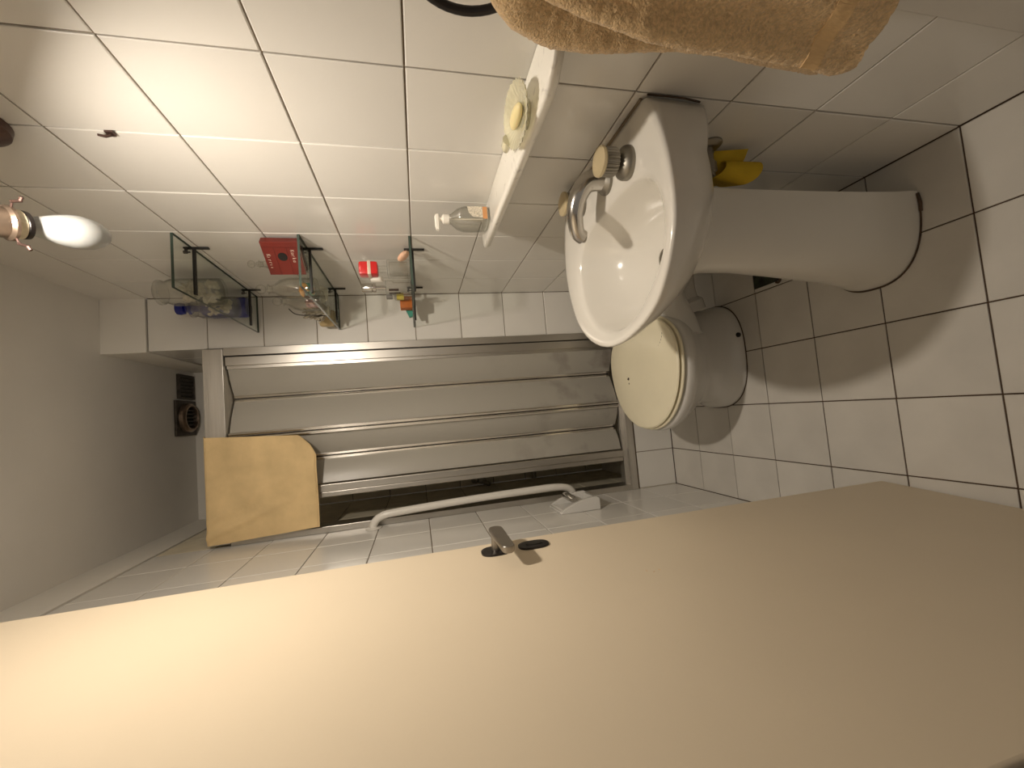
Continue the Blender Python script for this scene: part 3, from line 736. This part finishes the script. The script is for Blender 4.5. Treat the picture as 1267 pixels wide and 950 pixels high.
# soap dish on the marble: fluted pale yellow glass, standing tilted against the wall
sd = thing('soap_dish', 'pale yellow fluted glass soap dish leaning on the marble shelf', 'soap dish', (-0.045, 0.02, mz))
cx, cy = -0.056, 0.006
def flute(r, k, n, amp): return r*(1+amp*math.cos(2*math.pi*k*26/n))
rings = []
n = 104
axis = Vector((-0.28, 0.02, 1)).normalized(); u = Vector((0, 1, 0)); u = (u-axis*u.dot(axis)).normalized(); v = axis.cross(u)
for (r, h, amp) in ((0.012, 0.0015, 0), (0.028, 0.0015, 0.0), (0.034, 0.006, 0.02), (0.048, 0.011, 0.03), (0.064, 0.017, 0.035), (0.0655, 0.0195, 0.035), (0.062, 0.0195, 0.03), (0.046, 0.0165, 0.04), (0.030, 0.011, 0.01), (0.010, 0.009, 0)):
    rings.append([Vector((cx, cy, mz+0.004)) + axis*h + (u*math.cos(2*math.pi*k/n)*1.02 + v*math.sin(2*math.pi*k/n)*0.58)*flute(r, k, n, amp) for k in range(n)])
obj('dish', loft(rings), M['dish'], sd, angle=60)
base = bmesh.new()
lathe([(0.001, 0.0005), (0.022, 0.0005), (0.020, 0.006), (0.018, 0.013)], (cx, cy, mz), n=32, bm=base)
obj('foot', base, M['dish'], sd)
hl = bmesh.new(); p0 = Vector((cx, cy, mz+0.004)) + axis*0.019 + u*0.058
tube([p0, p0+u*0.018, p0+u*0.030+axis*(-0.002)], [0.010, 0.009, 0.006], 12, hl)
obj('lug', hl, M['dish'], sd)
ss = bmesh.new(); bmesh.ops.create_uvsphere(ss, u_segments=24, v_segments=12, radius=1)
for q in ss.verts: q.co = Vector((cx, cy, mz+0.004)) + axis*(0.017+q.co.z*0.008) + u*q.co.x*0.030 + v*q.co.y*0.011
tag(obj('soap_bar', ss, M['soap'], origin=(cx, cy, mz+0.02)), 'honey-yellow oval soap lying in the fluted dish', 'soap')

# hand sanitiser / soap pump bottle
pb_ = thing('pump_bottle', 'clear hand soap bottle with a white pump standing on the marble shelf', 'bottle', (-0.044, 0.405, mz))
cx, cy = -0.044, 0.405
def se(rx, ry, z, n=36, e=2.6):
    o = []
    for k in range(n):
        a = 2*math.pi*k/n; q = 2/e
        o.append((cx+rx*math.copysign(abs(math.cos(a))**q, math.cos(a)), cy+ry*math.copysign(abs(math.sin(a))**q, math.sin(a)), mz+z))
    return o
obj('bottle_body', loft([se(.004, .004, .0006), se(.020, .036, .0006), se(.024, .040, .006), se(.025, .042, .030), se(.025, .042, .062), se(.021, .034, .080), se(.012, .017, .094), se(.011, .013, .098),
     se(.010, .010, .106), se(.0085, .0085, .106), se(.0095, .011, .098), se(.019, .032, .079), se(.0232, .040, .061), se(.0232, .040, .030), se(.022, .038, .008), se(.003, .003, .004)]), M['glass'], pb_)
pm_ = obj('pump', lathe([(0.011, 0.099), (0.0125, 0.101), (0.0125, 0.115), (0.009, 0.118), (0.0045, 0.119), (0.0045, 0.126)], (cx, cy, mz), n=20), M['white'], pb_)
obj('pump_head', loft([[(cx+ax, cy+ay, mz+zz) for ax, ay in ((-.030*s, -.006*s), (.010*s, -.008*s), (.011*s, .008*s), (-.030*s, .006*s))] for s, zz in ((0.75, 0.125), (1.0, 0.128), (0.95, 0.134), (0.6, 0.137))]), M['white'], pm_)
obj('dip_tube', tube([(cx, cy, mz+0.10), (cx+0.004, cy+0.004, mz+0.012)], 0.002, 8), M['white'], pm_)
lb = bmesh.new()
def lab(y0, y1, z0, z1, bm):
    prism([(cx-0.0262, y0, mz+z0), (cx-0.0262, y1, mz+z0), (cx-0.0256, y1, mz+z1), (cx-0.0256, y0, mz+z1)], (0.0005, 0, 0), bm)
obj('white_label', prism([(-0.058, cy-0.0410, mz+0.020), (-0.030, cy-0.0428, mz+0.020), (-0.030, cy-0.0428, mz+0.058), (-0.046, cy-0.0426, mz+0.055), (-0.056, cy-0.0412, mz+0.044)], (0, 0.0006, 0)), M['labelw'], pb_, smooth=False)
obj('orange_label', prism([(-0.060, cy-0.0408, mz+0.008), (-0.030, cy-0.0424, mz+0.008), (-0.030, cy-0.0426, mz+0.0195), (-0.060, cy-0.0410, mz+0.0195)], (0, 0.0006, 0)), M['labelo'], pb_, smooth=False)

# ------------------------------------------------------------------ washbasin
ZB = 0.785
rim = [(-0.0, 0.004), (-0.049, -0.020), (-0.106, -0.037), (-0.169, -0.046), (-0.231, -0.046), (-0.278, -0.034), (-0.330, -0.006), (-0.374, 0.034), (-0.405, 0.097), (-0.422, 0.18),
       (-0.415, 0.263), (-0.378, 0.344), (-0.315, 0.405), (-0.2, 0.445), (-0.108, 0.440), (-0.035, 0.421), (0.0, 0.400)]
bowl = [(-0.118, 0.20), (-0.116, 0.12), (-0.122, 0.068), (-0.140, 0.025), (-0.174, 0.000), (-0.217, -0.010), (-0.264, -0.006), (-0.304, 0.014), (-0.345, 0.058), (-0.378, 0.108), (-0.392, 0.165),
        (-0.390, 0.222), (-0.360, 0.29), (-0.308, 0.340), (-0.248, 0.364), (-0.190, 0.362), (-0.145, 0.335), (-0.124, 0.285)]
def resample(poly, c, n=96, wall=True):
    """closed smooth outline -> points by angle around c"""
    P = [Vector((x, y, 0)) for x, y in poly]
    if wall:
        Q = smooth_path(P, 6)
    else:
        Q = smooth_path([P[-1]]+P+[P[0], P[1]], 6); Q = Q[6:-6]
    res = []
    for k in range(n):
        a = 2*math.pi*k/n + 1e-4; d = Vector((math.cos(a), math.sin(a), 0)); best = None
        for i in range(len(Q)):
            p, q = Q[i], Q[(i+1) % len(Q)]
            r = q-p; w = p-Vector((*c, 0)); den = d.x*r.y-d.y*r.x
            if abs(den) < 1e-12: continue
            t = (w.x*r.y-w.y*r.x)/den; s = (w.x*d.y-w.y*d.x)/den
            if t > 0 and -1e-6 <= s <= 1+1e-6 and (best is None or t > best): best = t
        res.append((c[0]+d.x*(best or 0.1), c[1]+d.y*(best or 0.1)))
    return res
cc = (-0.235, 0.185)
NO = 120
RO = resample(rim, cc, NO, True); RI = resample(bowl, cc, NO, False)
def sc2(P, s, c=cc, sy=None): return [(c[0]+(x-c[0])*s, c[1]+(y-c[1])*(sy or s)) for x, y in P]
def mixp(P, Q, t): return [(a[0]*(1-t)+b[0]*t, a[1]*(1-t)+b[1]*t) for a, b in zip(P, Q)]
wallfix = lambda P: [(min(x, -0.0012), y) for x, y in P]
def to_wall(P, s, sy):
    # shrink the front and sides but keep the back against the wall
    return [(-0.0012 + (x+0.0012)*s, cc[1]+(y-cc[1])*(1-(1-sy)*min(1, 0.12+abs(x)/0.14))) for x, y in wallfix(P)]
RO = wallfix(RO)
dc = (-0.235, 0.175)
bowl_in = lambda s, cx=cc[0], cy=cc[1]: [(cx+(x-cc[0])*s, cy+(y-cc[1])*s) for x, y in RI]
rings = []
under = lambda s, sy, z: rings.append([(x, y, z) for x, y in to_wall(RO, s, sy)])
under(0.55, 0.40, 0.650); under(0.68, 0.66, 0.651); under(0.745, 0.76, 0.654); under(0.765, 0.785, 0.660); under(0.86, 0.87, 0.690); under(0.93, 0.94, 0.725); under(0.98, 0.98, 0.758)
rings.append([(x, y, ZB-0.007) for x, y in RO])
rings.append([(x, y, ZB-0.002) for x, y in mixp(RO, RI, 0.02)])
rings.append([(x, y, ZB) for x, y in mixp(RO, RI, 0.14)])
rings.append([(x, y, ZB-0.0005) for x, y in mixp(RO, RI, 0.45)])
rings.append([(x, y, ZB-0.003) for x, y in mixp(RO, RI, 0.80)])
rings.append([(x, y, ZB-0.007) for x, y in RI])
for s, z, k in ((0.975, 0.014, 0.0), (0.945, 0.030, 0.1), (0.88, 0.060, 0.3), (0.78, 0.090, 0.5), (0.62, 0.112, 0.8), (0.42, 0.124, 1), (0.20, 0.130, 1), (0.085, 0.132, 1)):
    rings.append([(x, y, ZB-z) for x, y in bowl_in(s, cc[0]+(0.0)*k, cc[1]-0.01*k)])
wbz = thing('washbasin', 'white ceramic washbasin on the right wall below the marble shelf', 'washbasin', (-0.2, 0.19, 0.6))
obj('basin', loft(rings), M['ceramic'], wbz, angle=70)
obj('drain', lathe([(0.001, 0.0), (0.021, 0.0), (0.023, 0.002), (0.016, 0.004), (0.015, 0.001), (0.001, 0.001)], (-0.235, 0.175, ZB-0.1322), n=28), M['dullchrome'], wbz)
sl = bmesh.new(); tube([(-0.0025, 0.012, ZB-0.002), (-0.0025, 0.2, ZB-0.001), (-0.0025, 0.392, ZB-0.002)], 0.0035, 8, sl)

obj('sealant', sl, M['grout'], wbz)
obj('stained_sealant', tube([(-0.0015, 0.001, ZB-0.008), (-0.0015, 0.0005, 0.73), (-0.0015, 0.001, 0.70), (-0.0015, 0.006, 0.664)], 0.0017, 8), M['caulk'], wbz)

# pedestal
pc = 0.213
def psec(z, xb, xt, hw, e=2.5, n=48):
    out = [(xb, pc-hw), (xb, pc+hw)]
    L_ = xb-xt; pts = []
    for k in range(n+1):
        a = math.pi/2 + math.pi*k/n; q = 2/e
        pts.append((xb-0.02 - (L_-0.02)*abs(math.cos(a))**q, pc + hw*math.copysign(abs(math.sin(a))**q, math.sin(a))))
    pts = [(xb, pc+hw)] + pts + [(xb, pc-hw)]
    return [(x, y, z) for x, y in pts]
rings = [psec(0.001, -0.098, -0.302, 0.122), psec(0.015, -0.098, -0.302, 0.121), psec(0.03, -0.098, -0.297, 0.118), psec(0.06, -0.098, -0.290, 0.113), psec(0.15, -0.097, -0.277, 0.104), psec(0.30, -0.095, -0.262, 0.093),
         psec(0.45, -0.092, -0.250, 0.084), psec(0.53, -0.090, -0.252, 0.080), psec(0.58, -0.088, -0.262, 0.082), psec(0.625, -0.085, -0.278, 0.088), psec(0.648, -0.085, -0.288, 0.093)]
pd = thing('basin_pedestal', 'white ceramic pedestal column standing under the washbasin', 'pedestal', (-0.2, pc, 0))
obj('column', loft(rings, True, False), M['ceramic'], pd, angle=60)
ck = [(x-0.001, y, 0.0012) for x, y, z_ in psec(0, -0.098, -0.3035, 0.1235)]
ckb = bmesh.new(); tube(ck[1:-1], 0.0022, 6, ckb)
tube([(-0.105, pc-0.123, 0.003), (-0.13, pc-0.126, 0.003), (-0.15, pc-0.124, 0.002)], 0.004, 6, ckb)
obj('stained_sealant', ckb, M['caulk'], pd)

# taps
def tap(cx, cy, capz, label):
    t = thing('basin_tap', label, 'tap', (cx, cy, ZB), 'cross-head taps on the washbasin')
    obj('shroud', lathe([(0.031, -0.004), (0.032, 0.004), (0.030, 0.010), (0.022, 0.017), (0.014, 0.021), (0.012, 0.028)], (cx, cy, ZB), n=28), M['dullchrome'], t)
    kb = bmesh.new(); n = 96; rg = []
    for (r, h, amp) in ((0.014, 0.024, 0), (0.024, 0.026, 0.05), (0.0255, 0.030, 0.05), (0.0255, capz-ZB-0.010, 0.05), (0.024, capz-ZB-0.007, 0.0)):
        rg.append([(cx+r*(1+amp*math.copysign(1, math.sin(2*math.pi*k*24/n+0.3)))*math.cos(2*math.pi*k/n), cy+r*(1+amp*math.copysign(1, math.sin(2*math.pi*k*24/n+0.3)))*math.sin(2*math.pi*k/n), ZB+h) for k in range(n)])
    obj('ribbed_knob', loft(rg, bm=kb), M['dullchrome'], t, angle=25)
    h = capz-ZB
    cp = obj('cap', lathe([(0.027, h-0.008), (0.0285, h-0.005), (0.0275, h-0.001), (0.020, h+0.002), (0.001, h+0.003)], (cx, cy, ZB), n=32), M['beigecap'], t)
    return t
tap(-0.082, 0.078, 0.846, 'chrome washbasin tap with a beige cap, the one nearer the camera')
tap(-0.050, 0.300, 0.836, 'chrome washbasin tap with a beige cap, behind the spout')
st = thing('basin_spout', 'arched chrome spout between the two washbasin taps', 'tap', (-0.066, 0.185, ZB))
sp_ = [(-0.066, 0.165, ZB-0.002), (-0.066, 0.166, 0.810), (-0.074, 0.170, 0.832), (-0.096, 0.180, 0.846), (-0.122, 0.196, 0.850), (-0.146, 0.212, 0.844), (-0.160, 0.222, 0.836), (-0.166, 0.227, 0.824)]
P = smooth_path(sp_, 5); nP = len(P)
obj('spout', tube(P, [0.024-0.008*min(1, i/(nP*0.8)) for i in range(nP)], 18), M['chrome'], st)
obj('base_ring', lathe([(0.030, -0.003), (0.030, 0.004), (0.024, 0.012), (0.020, 0.016)], (-0.066, 0.166, ZB), n=28), M['dullchrome'], st)
obj('aerator', lathe([(0.012, 0), (0.012, 0.012), (0.009, 0.013)], (-0.166, 0.227, 0.830), (0, 0.05, -1), n=20), M['dullchrome'], st)

# isolating valve and yellow cloth under the basin
vt = thing('isolating_valve', 'chrome isolating valve on the wall under the washbasin', 'valve', (0, 0.118, 0.55))
obj('rosette', lathe([(0.026, 0.0), (0.026, 0.003), (0.018, 0.010), (0.012, 0.011)], (-0.0008, 0.118, 0.553), (-1, 0, 0), 24), M['dullchrome'], vt)
obj('valve_body', lathe([(0.009, 0), (0.009, 0.03), (0.014, 0.032), (0.014, 0.052), (0.010, 0.054), (0.010, 0.062)], (-0.010, 0.118, 0.556), (-1, 0.05, 0), 6), M['dullchrome'], vt)
obj('riser', tube([(-0.052, 0.120, 0.556), (-0.054, 0.130, 0.62), (-0.058, 0.16, 0.655)], 0.006, 10), M['chrome'], vt)
yc = [(-0.028, 0.232), (-0.040, 0.205), (-0.054, 0.186), (-0.071, 0.152), (-0.084, 0.120), (-0.083, 0.098), (-0.070, 0.088), (-0.052, 0.094), (-0.040, 0.118), (-0.036, 0.150), (-0.048, 0.168), (-0.060, 0.158), (-0.050, 0.135), (-0.030, 0.112), (-0.014, 0.105)]
YP = smooth_path([(x, y, 0) for x, y in yc], 5)
def ycloth(u, v):
    i = u*(len(YP)-1); k = min(int(i), len(YP)-2); p = YP[k].lerp(YP[k+1], i-k)
    zz = 0.460 + 0.012*math.sin(u*9) - 0.02*(u > 2)
    return (min(p.x*(1-0.25*v), -0.004), p.y*(1-0.25*v)+0.185*0.25*v, zz + 0.070*v)
yo = cloth_grid(56, 8, ycloth, 0.003, 'cleaning_cloth', M['yellow'], origin=(-0.05, 0.13, 0.46))
tag(yo, 'folded bright yellow cleaning cloth hanging under the washbasin', 'cloth')

# dark floor gully behind the pedestal
fd = tag(obj('floor_gully', B((-0.186, 0.492, 0.0003), (-0.025, 0.596, 0.003)), M['darkhole'], origin=(-0.1, 0.54, 0), smooth=False), 'dark grimy floor drain plate behind the pedestal', 'drain')
g2 = bmesh.new()
tube(smooth_path([(-0.15, 0.487, 0.003), (-0.180, 0.486, 0.004), (-0.192, 0.494, 0.003), (-0.189, 0.505, 0.003)]), 0.004, 6, g2)
obj('rusty_rim', g2, M['caulk'], fd)

# ------------------------------------------------------------------ toilet
to = thing('toilet', 'white toilet with closed ivory lid between the washbasin and the shower', 'toilet', (-0.4, 0.80, 0))
def tshape(cx, cy, a, b, z, ab=None, n=72, e=2.15):
    """a: reach towards the room, ab: reach towards the wall, b: half width"""
    o = []
    for k in range(n):
        t = 2*math.pi*k/n; q = 2/e
        cxx = math.copysign(abs(math.cos(t))**q, math.cos(t)); syy = math.copysign(abs(math.sin(t))**q, math.sin(t))
        o.append((cx - (a if cxx > 0 else (ab or a))*cxx, cy + b*syy, z))
    return o
TY = 0.775
LZ = 0.385
rings = [tshape(-0.40, 0.842, 0.206, 0.170, 0.001, 0.205, e=2.6), tshape(-0.40, 0.842, 0.206, 0.170, 0.020, 0.205, e=2.6), tshape(-0.40, 0.842, 0.198, 0.162, 0.030, 0.20, e=2.6), tshape(-0.395, 0.838, 0.185, 0.142, 0.07, 0.19, e=2.5),
         tshape(-0.395, 0.826, 0.185, 0.138, 0.13, 0.185), tshape(-0.40, 0.808, 0.205, 0.158, 0.19, 0.18), tshape(-0.405, 0.792, 0.235, 0.193, 0.250, 0.17), tshape(-0.405, 0.780, 0.254, 0.216, 0.295, 0.17),
         tshape(-0.405, TY, 0.262, 0.229, 0.318, 0.17), tshape(-0.405, TY, 0.264, 0.230, 0.335, 0.17), tshape(-0.405, TY, 0.262, 0.230, 0.348, 0.17), tshape(-0.405, TY, 0.250, 0.219, 0.354, 0.165)]
bowlo = obj('bowl', loft(rings), M['toiletc'], to, angle=70)
# neck to the wall with trap and outlet
nk = bmesh.new()
def rr_(cx0, hw, z0, z1, n=32, e=3.2, y=0.80):
    o = []
    for k in range(n):
        t = 2*math.pi*k/n; q = 2/e
        o.append((cx0, y + hw*math.copysign(abs(math.cos(t))**q, math.cos(t)), (z0+z1)/2+(z1-z0)/2*math.copysign(abs(math.sin(t))**q, math.sin(t))))
    return o
loft([rr_(-0.33, 0.19, 0.20, 0.353, y=0.785), rr_(-0.27, 0.18, 0.215, 0.353, y=0.785), rr_(-0.20, 0.165, 0.235, 0.352, y=0.79), rr_(-0.12, 0.15, 0.245, 0.351, y=0.795), rr_(-0.02, 0.145, 0.25, 0.350, y=0.80)], bm=nk)
obj('neck', nk, M['toiletc'], to, angle=50)
obj('outlet', tube(smooth_path([(-0.22, 0.80, 0.14), (-0.14, 0.795, 0.165), (-0.07, 0.79, 0.17), (-0.002, 0.79, 0.17)]), [0.075]*4+[0.06]*15, 24), M['toiletc'], to)
obj('outlet_collar', lathe([(0.07, 0), (0.072, 0.02), (0.06, 0.03)], (-0.0015, 0.79, 0.17), (-1, 0, 0), 28), M['toiletc'], to)
bc = obj('bolt_cap', lathe([(0.009, 0), (0.009, 0.006), (0.005, 0.009), (0.001, 0.0095)], (-0.335, 0.677, 0.018), (0, -0.35, 1), 16), M['black'], to)
ckb = bmesh.new(); tube([(x, y, 0.0015) for x, y, _ in tshape(-0.40, 0.842, 0.2075, 0.1715, 0, 0.2065, e=2.6)] + [tshape(-0.40, 0.842, 0.2075, 0.1715, 0.0015, 0.2065, e=2.6)[0]], 0.002, 6, ckb)
obj('stained_sealant', ckb, M['caulk'], to)
def plate(z0, z1, a, b, ab, rnd, cy=TY):
    return [tshape(-0.400, cy, a-rnd, b-rnd, z0, ab-rnd, e=2.1), tshape(-0.400, cy, a, b, z0+rnd*0.6, ab, e=2.1), tshape(-0.400, cy, a, b, z1-rnd, ab, e=2.1),
            tshape(-0.400, cy, a-rnd*0.35, b-rnd*0.35, z1-rnd*0.3, ab-rnd*0.35, e=2.1), tshape(-0.400, cy, a-rnd*1.1, b-rnd*1.1, z1, ab-rnd*1.1, e=2.1)]
obj('seat', loft(plate(0.3605, 0.3705, 0.263, 0.236, 0.165, 0.004)), M['lid'], to, angle=60)
obj('seat_gap_shade', loft(plate(0.3535, 0.3615, 0.246, 0.213, 0.150, 0.001)), M['rubber_and_gap'], to, angle=60)  # black inset plate painting the shade between seat and bowl rim
rl = plate(0.3785, LZ+0.003, 0.257, 0.234, 0.160, 0.007)
rl.append([(x*1, y, LZ+0.0045) for x, y, _ in tshape(-0.400, TY, 0.12, 0.11, LZ, 0.08)])
li = obj('lid', loft(rl), M['lid'], to, angle=60)
obj('lid_gap_shade', loft(plate(0.3700, 0.3790, 0.240, 0.212, 0.145, 0.001)), M['rubber_and_gap'], to, angle=60)  # black inset plate, stands for the dark shade between lid and seat
lz = LZ+0.0046
# worn print: a small spade shape, a cross and a curved row of stitches/crack
mk = bmesh.new()
hx, hy = -0.462, 0.862
prism([(hx-0.006, hy, lz), (hx, hy+0.010, lz), (hx+0.006, hy+0.003, lz), (hx+0.006, hy-0.003, lz), (hx, hy-0.006, lz)], (0, 0, 0.0006), mk)
obj('worn_print', mk, M['ink'], li, smooth=False)
mk = bmesh.new(); hx -= 0.018
box(mk, (hx-0.004, hy-0.001, lz-0.0002), (hx+0.004, hy+0.001, lz+0.0005)); box(mk, (hx-0.001, hy-0.004, lz-0.0002), (hx+0.001, hy+0.004, lz+0.0005))
obj('worn_print', mk, M['ink'], li, smooth=False)
for k in range(9):
    a = 0.1+k*0.17
    x = -0.318-0.062*math.sin(a); y = 0.610+0.080*(1-math.cos(a))
    dx, dy = -0.062*math.cos(a), 0.080*math.sin(a); q = math.hypot(dx, dy)
    obj('hairline_mark', tube([(x, y, LZ+0.0032), (x+dx/q*0.007, y+dy/q*0.007, LZ+0.0034)], 0.0009, 5), M['ink'], li)

# ------------------------------------------------------------------ wall lamp
lt = thing('wall_lamp', 'dark bronze two-arm wall lamp with a bare white frosted bulb', 'lamp', (0, 0.10, 1.88))
ax = Vector((0.02, 0.083, -0.050)).normalized()
b0 = Vector((-0.200, 0.135, 1.788))
obj('backplate', lathe([(0.062, 0), (0.060, 0.012), (0.045, 0.024), (0.022, 0.034), (0.012, 0.05)], (-0.0008, 0.185, 1.905), (-1, 0, 0), 36), M['bronze'], lt)
arm = smooth_path([(-0.03, 0.185, 1.905), (-0.09, 0.130, 1.925), (-0.16, 0.085, 1.90), b0-ax*0.085, b0-ax*0.05], 8)
obj('arm', tube(arm, 0.007, 12), M['bronze'], lt)
arm2 = smooth_path([(-0.03, 0.181, 1.903), (-0.08, 0.08, 1.935), (-0.13, 0.0, 1.92), LAMP_POS-LAMP_AXIS.normalized()*0.085, LAMP_POS-LAMP_AXIS.normalized()*0.058], 8)
obj('arm', tube(arm2, 0.007, 12), M['bronze'], lt)
sk = obj('socket', lathe([(0.008, -0.058), (0.020, -0.050), (0.0225, -0.035), (0.0225, -0.014), (0.026, -0.010), (0.026, -0.006), (0.022, -0.004)], b0, ax, 28), M['brass'], lt)
obj('porcelain_ring', lathe([(0.0215, -0.008), (0.0215, 0.004), (0.018, 0.005)], b0, ax, 28), M['porc'], sk)
obj('dark_ring', lathe([(0.0185, 0.003), (0.0215, 0.006), (0.0205, 0.012), (0.014, 0.014)], b0, ax, 28), M['black'], sk)
uu, vv = frame_of(ax)
for k in range(3):
    a = 0.6 + 2*math.pi*k/3; d = uu*math.cos(a)+vv*math.sin(a); p = b0 - ax*0.008
    sb = tube([p+d*0.022, p+d*0.034], 0.0016, 8)
    tube([p+d*0.034-ax*0.002, p+d*0.038+ax*0.010], 0.0022, 8, sb)
    tube([p+d*0.038+ax*0.008, p+d*0.044+ax*0.009], 0.0026, 8, sb)
    obj('thumbscrew', sb, M['bronze'], sk)
obj('unlit_bulb', lathe([(0.010, 0.008), (0.012, 0.012), (0.0150, 0.020), (0.0175, 0.030), (0.0225, 0.045), (0.0265, 0.062), (0.0275, 0.075), (0.0255, 0.090), (0.0205, 0.103), (0.0130, 0.112), (0.006, 0.116), (0.001, 0.117)], b0, ax, 36), M['bulb'], lt)
# the second arm carries the burning bulb (just above the frame): opaque heat-sink base, glowing dome flattened and turned out to spare the wall
lx = LAMP_AXIS.normalized()
sk2 = obj('socket', lathe([(0.008, -0.062), (0.020, -0.056), (0.0225, -0.046), (0.0225, -0.032), (0.018, -0.028)], LAMP_POS, lx, 24), M['brass'], lt)
lbo = obj('lit_bulb', lathe([(0.014, -0.030), (0.018, -0.024), (0.027, -0.006), (0.0295, 0.0)], LAMP_POS, lx, 28), M['white'], lt)
obj('added_glare_collar', lathe([(0.0325, -0.012), (0.0335, 0.0), (0.0345, 0.0125), (0.0355, 0.0125), (0.0350, 0.0), (0.0335, -0.012), (0.0325, -0.012)], LAMP_POS, lx, 32, None, False), M['white'], lbo)  # unseen collar added to hold the bulb's glare off the right wall
dm = obj('glowing_dome', lathe([(0.030*math.cos(a), 0.0005+0.008*math.sin(a)) for a in [math.pi/2*k/10 for k in range(11)]], LAMP_POS, lx, 32), M['lit'], lbo)

# a little dark hook left in a wall joint
hk = bmesh.new()
tube([(0.001, 0.202, 1.706), (-0.006, 0.203, 1.707), (-0.010, 0.200, 1.712), (-0.009, 0.198, 1.722)], [0.003, 0.0025, 0.0025, 0.002], 8, hk)
box(hk, (-0.004, 0.196, 1.700), (-0.0008, 0.208, 1.712))
tag(obj('wall_hook', hk, M['bronze'], origin=(0, 0.202, 1.706)), 'small dark brown hook stuck in a joint of the right wall', 'hook')

# ------------------------------------------------------------------ towel ring and towel
tr = thing('towel_ring', 'dark towel ring on the right wall with a tan towel through it', 'towel ring', (0, -0.228, 1.21))
rg = bmesh.new(); pth = [(-0.052, -0.230+0.078*math.cos(a), 1.128+0.078*math.sin(a)) for a in [2*math.pi*k/48 for k in range(49)]]
tube(pth, 0.0055, 12, rg)
obj('ring', rg, M['black'], tr)
obj('mount', lathe([(0.024, 0), (0.024, 0.006), (0.010, 0.010), (0.009, 0.060)], (-0.0025, -0.230, 1.206), (-1, 0, 0), 24), M['black'], tr)

tw = thing('hand_towel', 'tan terry hand towel hanging from the dark ring at the top edge of the picture', 'towel', (-0.1, -0.26, 1.05))
def lerp(a, b, t): return a+(b-a)*t
def tab(T_, z):
    if z >= T_[0][0]: return T_[0][1]
    for (z0, y0), (z1, y1) in zip(T_, T_[1:]):
        if z >= z1: return lerp(y1, y0, (z-z1)/(z0-z1))
    return T_[-1][1]
FT = [(1.104, -0.272), (1.085, -0.262), (1.06, -0.257), (1.0, -0.254), (0.93, -0.251), (0.844, -0.248), (0.729, -0.238), (0.68, -0.232), (0.663, -0.236), (0.657, -0.246)]
BT = [(1.108, -0.200), (1.094, -0.185), (1.072, -0.170), (1.04, -0.158), (1.018, -0.154), (0.954, -0.156), (0.763, -0.165), (0.66, -0.153), (0.60, -0.147), (0.585, -0.148)]
def sheet(front):
    # u: across (0 = edge away from the camera), v: from the top fold down
    def f(u, v):
        if front:
            zb = 0.657 + 0.115*u
            z = 1.106 - (1.106-zb)*v
            yn = -0.30 - 0.16*min(1, v*1.6)
            y = lerp(tab(FT, 1.106-(1.106-0.657)*v), yn, u)
            x = -0.112 - 0.040*min(1, v*3.0)**0.7
            if v < 0.10: x += 0.040*(1-v/0.10)**1.6; z -= 0.006*(1-v/0.10)
            x += -0.009*math.sin(u*8+0.8+v*1.2)*min(1, v*5) - 0.006*math.sin(u*17+v*3)
            if u < 0.10: x += 0.016*(1-u/0.10)**2
        else:
            zb = 0.585 + 0.10*u
            z = 1.108 - (1.108-zb)*v
            yn = -0.30 - 0.12*min(1, v*2)
            y = lerp(tab(BT, 1.108-(1.108-0.585)*v), yn, u)
            x = -0.085 - 0.012*math.sin(u*9+1+v*2)*min(1, v*4) + 0.012*min(1, v*2)
            if v < 0.08: x += 0.018*(1-v/0.08)**2
            if u < 0.08: x += 0.010*(1-u/0.08)**2
        nz = noise.noise(Vector((x*10, y*16, z*9)))*0.005
        nf = noise.noise(Vector((x*240, y*240, z*240)))*0.0012 + noise.noise(Vector((x*90, y*90, z*90)))*0.0010
        y += noise.noise(Vector((z*9, 1.0, 2.0+front)))*0.004 + noise.noise(Vector((z*260, u*60, 5)))*0.0022*(u < 0.05)
        return (min(x+nz+nf, -0.014), y, z)
    return f
cloth_grid(110, 190, sheet(True), 0.014, 'front_layer', M['towel'], tw)
cloth_grid(70, 130, sheet(False), 0.012, 'back_layer', M['towel'], tw)
ff = sheet(True)
cloth_grid(60, 6, lambda u, v: tuple(Vector(ff(u*0.999, 0.825+0.055*v))+Vector((-0.0072, 0.001, 0.0))), 0.003, 'woven_border', M['towelb'], tw)
cr = bmesh.new(); tube([Vector(sheet(False)(0.55+0.01*k, 0.12+0.04*k)) + Vector((-0.010, 0, 0)) for k in range(12)], 0.004, 8, cr); obj('folded_edge', cr, M['towel'], tw)
